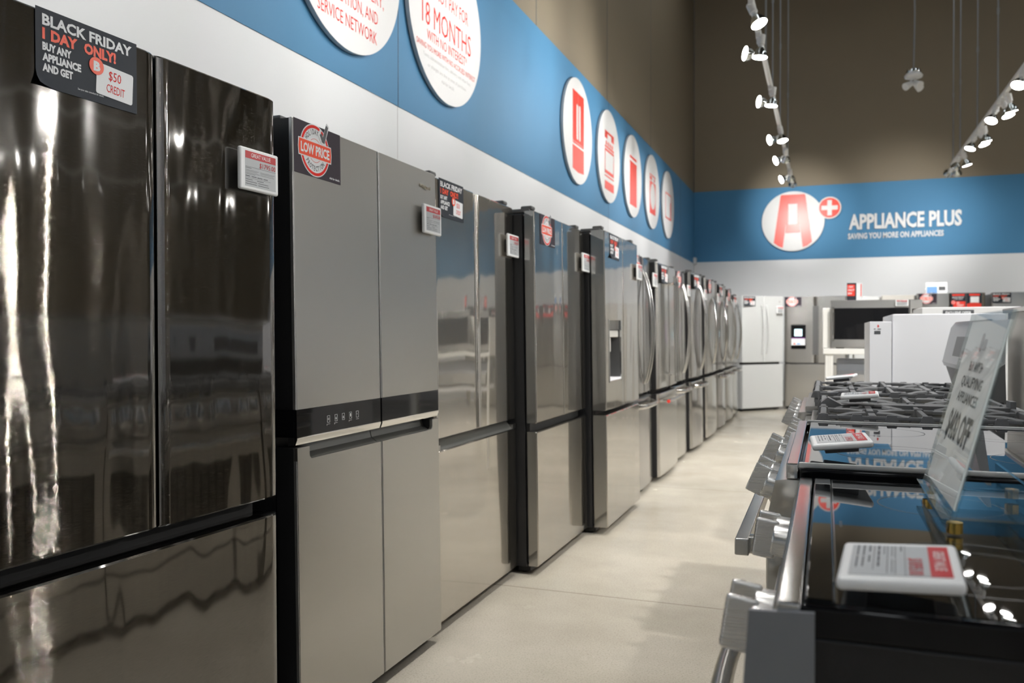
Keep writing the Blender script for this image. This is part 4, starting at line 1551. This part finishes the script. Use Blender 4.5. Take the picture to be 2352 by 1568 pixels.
def cooker(label, yc, W, zt, xf, gas=False, knobs=(0.53, 0.63, 0.13, 0.23), kstyle='bar', slope=0.075, drop=0.095, rim=True, td=0.022, tilt=0.0, handle='flat', backguard=False, trim='trim_steel', seed=1, panelmat='brushed_steel'):
    """slide-in cooker; xf = world x of the front edge of its top"""
    t = thing('range_cooker', label, 'range cooker', rfront(xf, yc, tilt), 'cookers along the aisle')
    h = W / 2
    D = 0.64
    b = MB('range_black')
    b.rbox(-h + 0.004, h - 0.004, 0.03, D - 0.01, 0.03, zt - 0.03, 0.004)
    b.box(-h + 0.03, h - 0.03, 0.05, D - 0.05, 0.0, 0.035)
    b.build('body', t)
    if not gas:
        g = MB('glass_top')
        g.rbox(-h + 0.012, h - 0.012, 0.03, D - 0.02, zt - 0.014, zt, 0.002)
        for (cx_, cy_, rr_) in ((-h * 0.48, 0.20, 0.085), (h * 0.48, 0.20, 0.115), (-h * 0.48, 0.44, 0.11), (h * 0.48, 0.44, 0.08)):
            for q in ((1.0, 0.985), (0.62, 0.61)) if rr_ > 0.1 else ((1.0, 0.982),):
                vs, fs = [], []
                for i in range(49):
                    a = 2 * math.pi * i / 48
                    for k in q:
                        vs.append((cx_ + rr_ * k * math.cos(a), cy_ + rr_ * k * math.sin(a), zt + 0.0003))
                for i in range(48):
                    fs.append((2 * i, 2 * i + 1, 2 * i + 3, 2 * i + 2))
                g.add(vs, fs, 'ring_grey')
        if not rim:
            g.rbox(-h + 0.012, h - 0.012, td + 0.002, td + 0.030, zt - 0.012, zt + 0.003, 0.003, 3)
            g.box(-h + 0.014, h - 0.014, td + 0.0303, td + 0.0318, zt - 0.002, zt + 0.0008, 'trim_steel')
        for q in range(4):
            g.box(-0.02, 0.02, 0.06 + q * 0.001, 0.0605 + q * 0.001, zt, zt + 0.0003, 'ring_grey')
        g.build('cooktop', t)
        r_ = MB(trim)
        r_.rbox(-h, h, 0.0, td, zt - 0.028, zt + 0.001, 0.003)
        for a_ in (-h, h - 0.011):
            if rim:
                r_.rbox(a_ + 0.003, a_ + 0.008, td, D - 0.01, zt - 0.007, zt + 0.0035, 0.002, 2, 'rim_steel')
            r_.rbox(a_, a_ + 0.011, td, D - 0.01, zt - 0.03, zt - 0.0075 if rim else zt, 0.004, 3, 'gloss_black')
        r_.rbox(-h, h, D - 0.022, D - 0.006, zt - 0.022, zt + 0.004, 0.003, 2, None if rim else 'gloss_black')
        r_.build('cooktop_trim', t)
    else:
        r_ = MB('brushed_steel')
        r_.rbox(-h, h, 0.0, D - 0.01, zt - 0.035, zt - 0.008, 0.004)
        r_.box(-h + 0.03, h - 0.03, 0.04, D - 0.06, zt - 0.0079, zt - 0.006, 'burner_steel' if seed % 2 else 'burner_cap')
        r_.build('cooktop', t)
        for (cx_, cy_, rr_) in ((-h * 0.60, 0.17, 0.035), (h * 0.60, 0.17, 0.045), (-h * 0.60, 0.44, 0.045), (h * 0.60, 0.44, 0.035), (0, 0.30, 0.05)):
            m = MB('burner_steel')
            m.lathe([(rr_ * 1.35, zt - 0.006), (rr_ * 1.3, zt + 0.002), (rr_, zt + 0.004), (rr_, zt + 0.012)], 24, None, (cx_, cy_, 0))
            m.lathe([(rr_ * 0.97, zt + 0.012), (rr_ * 1.0, zt + 0.019), (rr_ * 0.85, zt + 0.022), (0, zt + 0.022)], 24, 'burner_cap', (cx_, cy_, 0))
            m.build('burner', t)
        gz0, gz1 = zt + 0.024, zt + 0.046
        n = 3 if seed % 2 else 2
        gw = (W - 0.03) / n
        for q in range(n):
            x0 = -h + 0.015 + q * gw + 0.002
            x1 = x0 + gw - 0.004
            m = MB('cast_iron')
            y0, y1 = 0.03, D - 0.085
            for xx in (x0, x1 - 0.016):
                m.rbox(xx, xx + 0.016, y0, y1, zt + 0.004, zt + 0.024, 0.003)
                ny = 6
                for k in range(ny + 1):
                    yy = y0 + 0.008 + (y1 - y0 - 0.016) * k / ny
                    m.prism([(yy - 0.020, zt + 0.022), (yy - 0.011, gz1), (yy + 0.011, gz1), (yy + 0.020, zt + 0.022)], xx + 0.001, xx + 0.015, 'x')
            for yy in (y0, y1 - 0.016):
                m.rbox(x0, x1, yy, yy + 0.016, gz0 - 0.012, gz1, 0.004)
            ym = (y0 + y1) / 2
            m.rbox(x0 + 0.004, x1 - 0.004, ym - 0.007, ym + 0.007, gz0, gz1 - 0.002, 0.003)
            for xx in (x0, x1 - 0.016):
                m.rbox(xx + 0.005, xx + 0.011, y0 + 0.01, y1 - 0.01, gz0 + 0.008, gz1 - 0.004, 0.002)
            for cy_ in ((y0 + ym) / 2, (ym + y1) / 2):
                cx_ = (x0 + x1) / 2
                for k in range(4):
                    a = R(45 + 90 * k)
                    ex, ey = (gw / 2 - 0.01) * (1 if math.cos(a) > 0 else -1), 0.09 * (1 if math.sin(a) > 0 else -1)
                    m.tube([(cx_ + ex, cy_ + ey, gz1 - 0.010), (cx_ + ex * 0.55, cy_ + ey * 0.6, gz1 - 0.006), (cx_ + ex * 0.22, cy_ + ey * 0.2, gz1 - 0.007)], 0.008, 6, ref=(0, 0, 1))
                m.rbox(x0 + 0.006, cx_ - 0.035, cy_ - 0.009, cy_ + 0.009, gz0 + 0.004, gz1 - 0.002, 0.002)
                m.rbox(cx_ + 0.035, x1 - 0.006, cy_ - 0.009, cy_ + 0.009, gz0 + 0.004, gz1 - 0.002, 0.002)
            for xx in (x0 + 0.002, x1 - 0.018):
                for yy in (y0 + 0.002, y1 - 0.018):
                    m.box(xx, xx + 0.016, yy, yy + 0.016, zt - 0.008, zt + 0.03)
            m.build('grate', t)
        if n == 3:
            m = MB('cast_iron')
            m.prism([(0.03, zt + 0.05), (0.05, zt + 0.066), (0.09, zt + 0.044), (0.14, zt + 0.047), (D - 0.1, zt + 0.047), (D - 0.1, zt + 0.066), (D - 0.085, zt + 0.066), (D - 0.085, zt + 0.02), (0.03, zt + 0.02)], -0.03, 0.03, 'x')
            m.build('centre_bar', t)
        v_ = MB('burner_cap')
        v_.prism([(D - 0.075, zt - 0.008), (D - 0.06, zt + 0.018), (D - 0.015, zt + 0.022), (D - 0.01, zt - 0.008)], -h + 0.004, h - 0.004, 'x')
        for q in range(28):
            xx = -h + 0.03 + q * (W - 0.06) / 27
            v_.rbox(xx - 0.008, xx + 0.004, D - 0.056, D - 0.02, zt + 0.019, zt + 0.0255, 0.002, 1, 'cast_iron')
        v_.build('rear_vent', t)
    # sloped control panel
    p = MB(panelmat)
    p.prism([(0.0, zt - 0.029), (-slope * 0.55, zt - 0.031), (-slope, zt - drop - 0.02), (-slope, zt - drop - 0.05), (0.029, zt - drop - 0.05), (0.029, zt - 0.029)], -h, h, 'x')
    if not rim:
        p.prism([(0.034, zt - 0.005), (-0.024, zt - 0.008), (-0.032, zt - drop - 0.02), (-0.032, zt - drop - 0.06), (0.034, zt - drop - 0.06)], h + 0.0006, h + 0.007, 'x', 'panel_grey')
    p.build('control_panel', t)
    ang = math.atan2(slope, drop - 0.006)
    nrm = Vector((0, -math.cos(ang), math.sin(ang)))
    for q in knobs:
        xx = h - q * W / 0.76
        c_ = Vector((xx, -slope * 0.54, zt - 0.026 - (drop - 0.006) * 0.54))
        zz = nrm
        xx_ = Vector((1, 0, 0))
        yy_ = zz.cross(xx_)
        mt = Matrix.Identity(4)
        for i in range(3):
            mt[i][0], mt[i][1], mt[i][2], mt[i][3] = xx_[i], yy_[i], zz[i], c_[i]
        knob(mt, t, 0.026 if kstyle == 'fin' else 0.029, kstyle)
    # oven door with window and handle, drawer
    zo1 = zt - drop - 0.055
    d = MB('brushed_steel')
    d.rbox(-h + 0.002, h - 0.002, -0.035, 0.028, 0.24, zo1, 0.006)
    dd = d.build('oven_door', t)
    wnd = MB('gloss_black')
    wnd.rbox(-h + 0.10, h - 0.10, -0.0365, -0.03, 0.33, zo1 - 0.13, 0.001)
    wnd.build('oven_window', dd)
    hz = zo1 - (0.022 if handle == 'flat' else 0.05)
    hm = MB('handle_steel')
    if handle == 'flat':
        hm.rbox(-h + 0.02, h - 0.012, -0.092, -0.066, hz - 0.016, hz + 0.016, 0.003)
        for sx in (-1, 1):
            xa = sx * (h - 0.045)
            hm.rbox(xa - 0.015, xa + 0.015, -0.07, -0.03, hz - 0.016, hz + 0.016, 0.003)
    else:
        pth = [(-h + 0.05 + (W - 0.1) * q / 20, -0.04 - 0.045 * math.sin(math.pi * q / 20) ** 0.5, hz) for q in range(21)]
        hm.tube(pth, 0.014, 12, ref=(0, 0, 1))
    hm.build('handle', dd)
    dr = MB('brushed_steel')
    dr.rbox(-h + 0.002, h - 0.002, -0.03, 0.028, 0.05, 0.23, 0.006)
    dr.build('storage_drawer', t)
    if backguard:
        g = MB('console_silver')
        g.prism([(D - 0.112, zt + 0.135), (D - 0.080, zt + 0.275), (D - 0.062, zt + 0.30), (D - 0.050, zt + 0.30), (D - 0.075, zt + 0.115), (D - 0.105, zt + 0.118)], -h + 0.0, h, 'x', 'console_silver')
        g.prism([(D - 0.06, zt - 0.01), (D - 0.10, zt + 0.119), (D - 0.05, zt + 0.119), (D - 0.01, zt + 0.15), (D - 0.005, zt - 0.01)], -h + 0.01, h - 0.01, 'x', 'fridge_grey_side')
        gg = g.build('backguard', t)
        s_ = MB('dispenser_dark')
        s_.prism([(D - 0.1075, zt + 0.165), (D - 0.0905, zt + 0.24), (D - 0.085, zt + 0.24), (D - 0.10, zt + 0.165)], -0.12, 0.16, 'x')
        s_.build('display', gg)
    return t


TILT1, TILT2 = -0.41, 0.26
R1 = cooker('black glass-topped cooker nearest the camera, holding the clear sign stand', 1.195, 0.76, 0.915, -0.043, knobs=(0.15, 0.21, 0.585, 0.645), kstyle='fin', slope=0.014, drop=0.10, handle='bow', rim=False, tilt=TILT1)
R2 = cooker('second glass-topped cooker, its mirror-black top edged with a bright rim', 2.01, 0.775, 0.932, -0.068, kstyle='bar', slope=0.034, drop=0.085, handle='flat', tilt=TILT2)
R3 = cooker('gas cooker with heavy grey grates just past the glass-topped cookers', 2.805, 0.765, 0.905, -0.045, gas=True, knobs=(0.09, 0.2, 0.31, 0.45, 0.56, 0.67), seed=1, handle='bow', slope=0.04)
R4 = cooker('gas cooker with black grates and an upright control console at its rear', 3.60, 0.765, 0.915, -0.07, gas=True, knobs=(0.09, 0.2, 0.38, 0.56, 0.67), seed=2, handle='bow', slope=0.04, backguard=True)


def flat_tag(label, mat, price):
    return price_tag(label, mat, price)


def lying(x, y, z, tilt=0.0, yaw=0.0, pitch=0.0):
    """a price tag lying face up, its text read from the aisle"""
    return Matrix.Translation((x, y, z)) @ Matrix.Rotation(R(-90 + yaw), 4, 'Z') @ Matrix.Rotation(R(-90 + tilt), 4, 'X') @ Matrix.Rotation(R(pitch), 4, 'Y')


again(pt1, 'price tag lying on the glass top of the cooker nearest the camera', lying(0.067, 0.893, 0.9365, 4, -4))
again(pt1, 'price tag lying on the glass top of the second cooker', lying(0.026, 1.735, 0.955, 6, 3))
again(pt1, 'price tag lying on the centre bar of the heavy grey grates', lying(0.095, 2.765, 0.9745, 5, -2))
again(pt1, 'price tag lying on the black grates of the cooker with the console', lying(0.06, 3.68, 0.986, 7, -8))

# clear sign stand on the first cooker
zb = 0.9178
SB = Matrix.Translation((0.139, 1.325, zb)) @ Matrix.Rotation(R(-90), 4, 'Z')
t = thing('sign_holder', 'clear acrylic sign stand on gold feet on the first cooker', 'sign holder', SB)
wS, lean_, hS = 0.31, R(14.5), 0.288
m = MB('acrylic')
m.T = Matrix.Rotation(-lean_, 4, 'X')
m.box(-wS / 2, wS / 2, 0.0, 0.0025, 0.005, hS)
m.box(-wS / 2, wS / 2, 0.0045, 0.007, 0.022, hS)
for a, b in ((-wS / 2, -wS / 2 + 0.0025), (wS / 2 - 0.0025, wS / 2)):
    m.box(a, b, -0.0002, 0.0072, 0.005, hS, 'acrylic_edge')
m.build('slanted_pocket', t)
m = MB('acrylic')
m.box(-wS / 2, wS / 2, -0.004, 0.14, 0.014, 0.019)
m.box(-wS / 2, wS / 2, -0.0045, -0.0035, 0.0135, 0.0195, 'acrylic_edge')
m.box(wS / 2 - 0.0008, wS / 2, -0.004, 0.14, 0.0135, 0.0195, 'acrylic_edge')
m.build('base_plate', t)
m = MB('acrylic')
m.box(-wS / 2, wS / 2, 0.105, 0.109, 0.019, 0.05)
m.box(-wS / 2, wS / 2, 0.1045, 0.1095, 0.0495, 0.0505, 'acrylic_edge')
m.build('tray_lip', t)
for sx in (-1, 1):
    for yy in (0.012, 0.125):
        m = MB('gold_foot')
        m.cyl((sx * (wS / 2 - 0.014), yy, 0.0), (sx * (wS / 2 - 0.014), yy, 0.0138), 0.0095, seg=16)
        m.build('foot', t)
t = thing('paper_sign', 'white paper offer reading $400 OFF inside the clear stand', 'paper sign', SB @ Matrix.Rotation(-lean_, 4, 'X') @ Matrix.Translation((0, 0.0042, 0)))
MB('paper').plate(-wS / 2 + 0.006, wS / 2 - 0.006, 0.03, hS - 0.012, 0.0002, 0.0008).build('sheet', t)
m = MB('text_dark')
m.text('BUY ANY 3+', 0, 0.203, 0.014, w=0.11, bold=0.02, n=0.0012, align='C')
m.text('QUALIFYING', 0, 0.180, 0.015, w=0.17, bold=0.02, n=0.0012, align='C')
m.text('APPLIANCES', 0, 0.157, 0.015, w=0.17, bold=0.02, n=0.0012, align='C')
m.text('$400 OFF', 0, 0.103, 0.040, w=0.20, bold=0.03, n=0.0012, align='C')
m.rrect(-0.02, 0.0, 0.232, 0.258, 0.005, 0.001, 0.0012, 'text_grey')
m.rrect(0.004, 0.03, 0.234, 0.250, 0.005, 0.001, 0.0012, 'text_grey')
m.build('lettering', t)

# ------------------------------------------------------------------ display panels and the microwave bench beyond the cookers
o = MB('panel_white')
o.rbox(0.283, 0.74, 4.25, 4.95, 0.0, 1.256, 0.006)
o = o.build('display_panel')
tag(o, 'big plain white cabinet standing behind the farthest gas cooker', 'display panel')
t = thing('display_panel', 'narrow pale cabinet bearing a store emblem and barcode', 'display panel', place((0.232, 4.23, 0)))
MB('panel_white').rbox(-0.046, 0.047, 0.0, 0.55, 0.0, 1.222, 0.003).build('cabinet', t)
m = MB('text_red')
m.text('B', -0.009, 1.196, 0.011, cond=0.9, bold=0.04, n=0.0005, align='C')
m.plate(-0.028, -0.02, 1.186, 1.189, 0.0002, 0.0008, 'text_dark')
m.plate(-0.013, 0.002, 1.186, 1.189, 0.0002, 0.0008, 'text_dark')
for q in range(16):
    m.plate(-0.026 + q * 0.0017, -0.0253 + q * 0.0017 + (0.0005 if q % 3 else 0), 1.164, 1.180, 0.0002, 0.0008, 'text_dark')
m.build('label', t)
t = thing('display_panel', 'white board with a dark EXCLUSIVE OFFER strip', 'display panel', place((0.68, 5.2, 0)))
MB('sign_white').rbox(-0.185, 0.30, 0.0, 0.5, 0.0, 1.312, 0.006).build('cabinet', t)
m = MB('check_grey')
m.plate(-0.08, 0.072, 1.25, 1.296, 0.0, 0.002)
m.text('EXCLUSIVE OFFER', -0.004, 1.274, 0.014, w=0.125, bold=0.03, n=0.0026, m='text_white', align='C')
m.build('sign_strip', t)

# bench
YM = 7.0
t = thing('bench', 'cream display bench carrying the big microwave', 'display bench', place((0, YM, 0)))
m = MB('panel_cream')
m.rbox(-0.025, 0.86, -0.02, 0.48, 1.008, 1.052, 0.006)
m.build('shelf', t)
m = MB('panel_cream')
m.rbox(-0.027, 0.028, 0.0, 0.47, 1.0525, 1.365, 0.006)
m.build('side_panel', t)
for x in (-0.008, 0.78):
    m = MB('panel_cream')
    m.rbox(x, x + 0.058, -0.005, 0.055, 0.0, 1.0075, 0.004)
    m.box(x + 0.022, x + 0.024, -0.0062, -0.004, 0.02, 1.0, 'panel_beige')
    m.box(x + 0.036, x + 0.038, -0.0062, -0.004, 0.02, 1.0, 'panel_beige')
    m.build('leg', t)
m = MB('panel_white')
m.rbox(0.055, 0.775, 0.0, 0.46, 0.70, 0.74, 0.004)
m.build('lower_shelf', t)
t = thing('wall_oven', 'grey boxed appliance on the lower shelf of the microwave bench', 'oven', place((0.40, YM, 0.7405)))
MB('panel_grey').rbox(-0.32, 0.32, 0.06, 0.44, 0.01, 0.225, 0.006).build('body', t)
m = MB('trim_steel')
m.prism([(0.06, 0.14), (-0.03, 0.115), (-0.035, 0.02), (0.06, 0.02)], -0.32, 0.32, 'x', 'brushed_steel')
m.build('front_panel', t)
m = MB('gasket_black')
for sx in (-0.28, 0.25):
    m.box(sx, sx + 0.03, 0.08, 0.11, 0.0, 0.012)
m.build('foot', t)

t = thing('microwave', 'large steel microwave with black door glass on the cream bench', 'microwave', place((0.35, YM, 1.06)))
m = MB('slate_steel')
m.rbox(-0.318, 0.318, 0.012, 0.40, 0.0, 0.362, 0.004)
for sx in (-0.25, 0.25):
    m.box(sx - 0.03, sx + 0.03, 0.05, 0.3, -0.0075, 0.002, 'gasket_black')
m.build('body', t)
m = MB('brushed_steel')
m.rbox(-0.32, 0.232, -0.012, 0.011, 0.0, 0.362, 0.004)
d = m.build('door', t)
m = MB('gloss_black')
m.rbox(-0.292, 0.228, -0.0145, -0.010, 0.062, 0.302, 0.001)
m.build('door_glass', d)
m = bar_handle((-0.302, -0.01, 0.05), (-0.302, -0.01, 0.31), 0.035, 0.0085, 0.03)
m.build('handle', d)
m = MB('brushed_steel')
m.rbox(0.2335, 0.32, -0.012, 0.011, 0.0, 0.362, 0.004)
p = m.build('control_panel', t)
m = MB('gloss_black')
m.plate(0.250, 0.306, 0.262, 0.292, 0.012, 0.0135)
m.build('display', p)
again(pt1, 'price tag stuck on the front of the microwave', place((0.528, YM - 0.0245, 1.396)) @ Matrix.Scale(0.62, 4, (1, 0, 0)) @ Matrix.Scale(0.44, 4, (0, 0, 1)))
t = thing('sign_box', 'small red and black promotional box standing on the microwave', 'sign box', place((0.2, YM + 0.05, 1.4225)))
m = MB('card_white')
m.box(-0.052, 0.058, 0.0, 0.07, 0.0, 0.134)
m.build('box', t)
m = MB('poster_navy')
m.plate(-0.052, 0.015, 0.0, 0.134, 0.0002, 0.001)
m.plate(-0.05, 0.005, 0.035, 0.122, 0.001, 0.0014, 'sign_red')
for q, (s_, w__) in enumerate((('1 DAY', .04), ('ONLY!', .045), ('$50', .03))):
    m.text(s_, -0.046, 0.098 - q * 0.025, 0.014, w=w__, bold=0.02, n=0.0018, m='text_white')
m.plate(0.046, 0.052, 0.03, 0.125, 0.0002, 0.001, 'sign_red')
m.build('artwork', t)

t = thing('leaflet_holder', 'clear leaflet holder with a blue and white leaflet on top of the three-poster refrigerator', 'leaflet holder', place((1.525, YB + 0.2, 1.746)))
m = MB('acrylic')
m.T = Matrix.Rotation(R(-12), 4, 'X')
m.box(-0.15, 0.15, 0.0, 0.003, 0.0, 0.19)
m.T = None
m.box(-0.15, 0.15, 0.0, 0.09, 0.0, 0.003)
m.build('stand', t)
m = MB('card_white')
m.T = Matrix.Rotation(R(-12), 4, 'X')
m.plate(-0.14, 0.145, 0.02, 0.185, 0.001, 0.002)
m.plate(-0.13, 0.01, 0.02, 0.12, 0.002, 0.003, 'leaf_blue')
m.plate(0.03, 0.12, 0.06, 0.12, 0.002, 0.003, 'text_dark')
m.build('leaflet', t)

# low partition behind the cookers, taller towards the front of the shop
t = thing('partition', 'low beige partition with a steel cap behind the cookers', 'partition', place((0.80, 0, 0)))
MB('panel_beige').box(0.0, 0.06, 2.35, 4.55, 0.0, 1.262).build('panel', t)
MB('brushed_steel').rbox(-0.02, 0.08, 2.35, 4.57, 1.2625, 1.283, 0.004).build('cap', t)
o = MB('panel_white').box(0.80, 0.86, -3.0, 2.34, 0.0, 4.2).build('partition')
tag(o, 'tall white display wall behind the nearest cookers', 'partition')
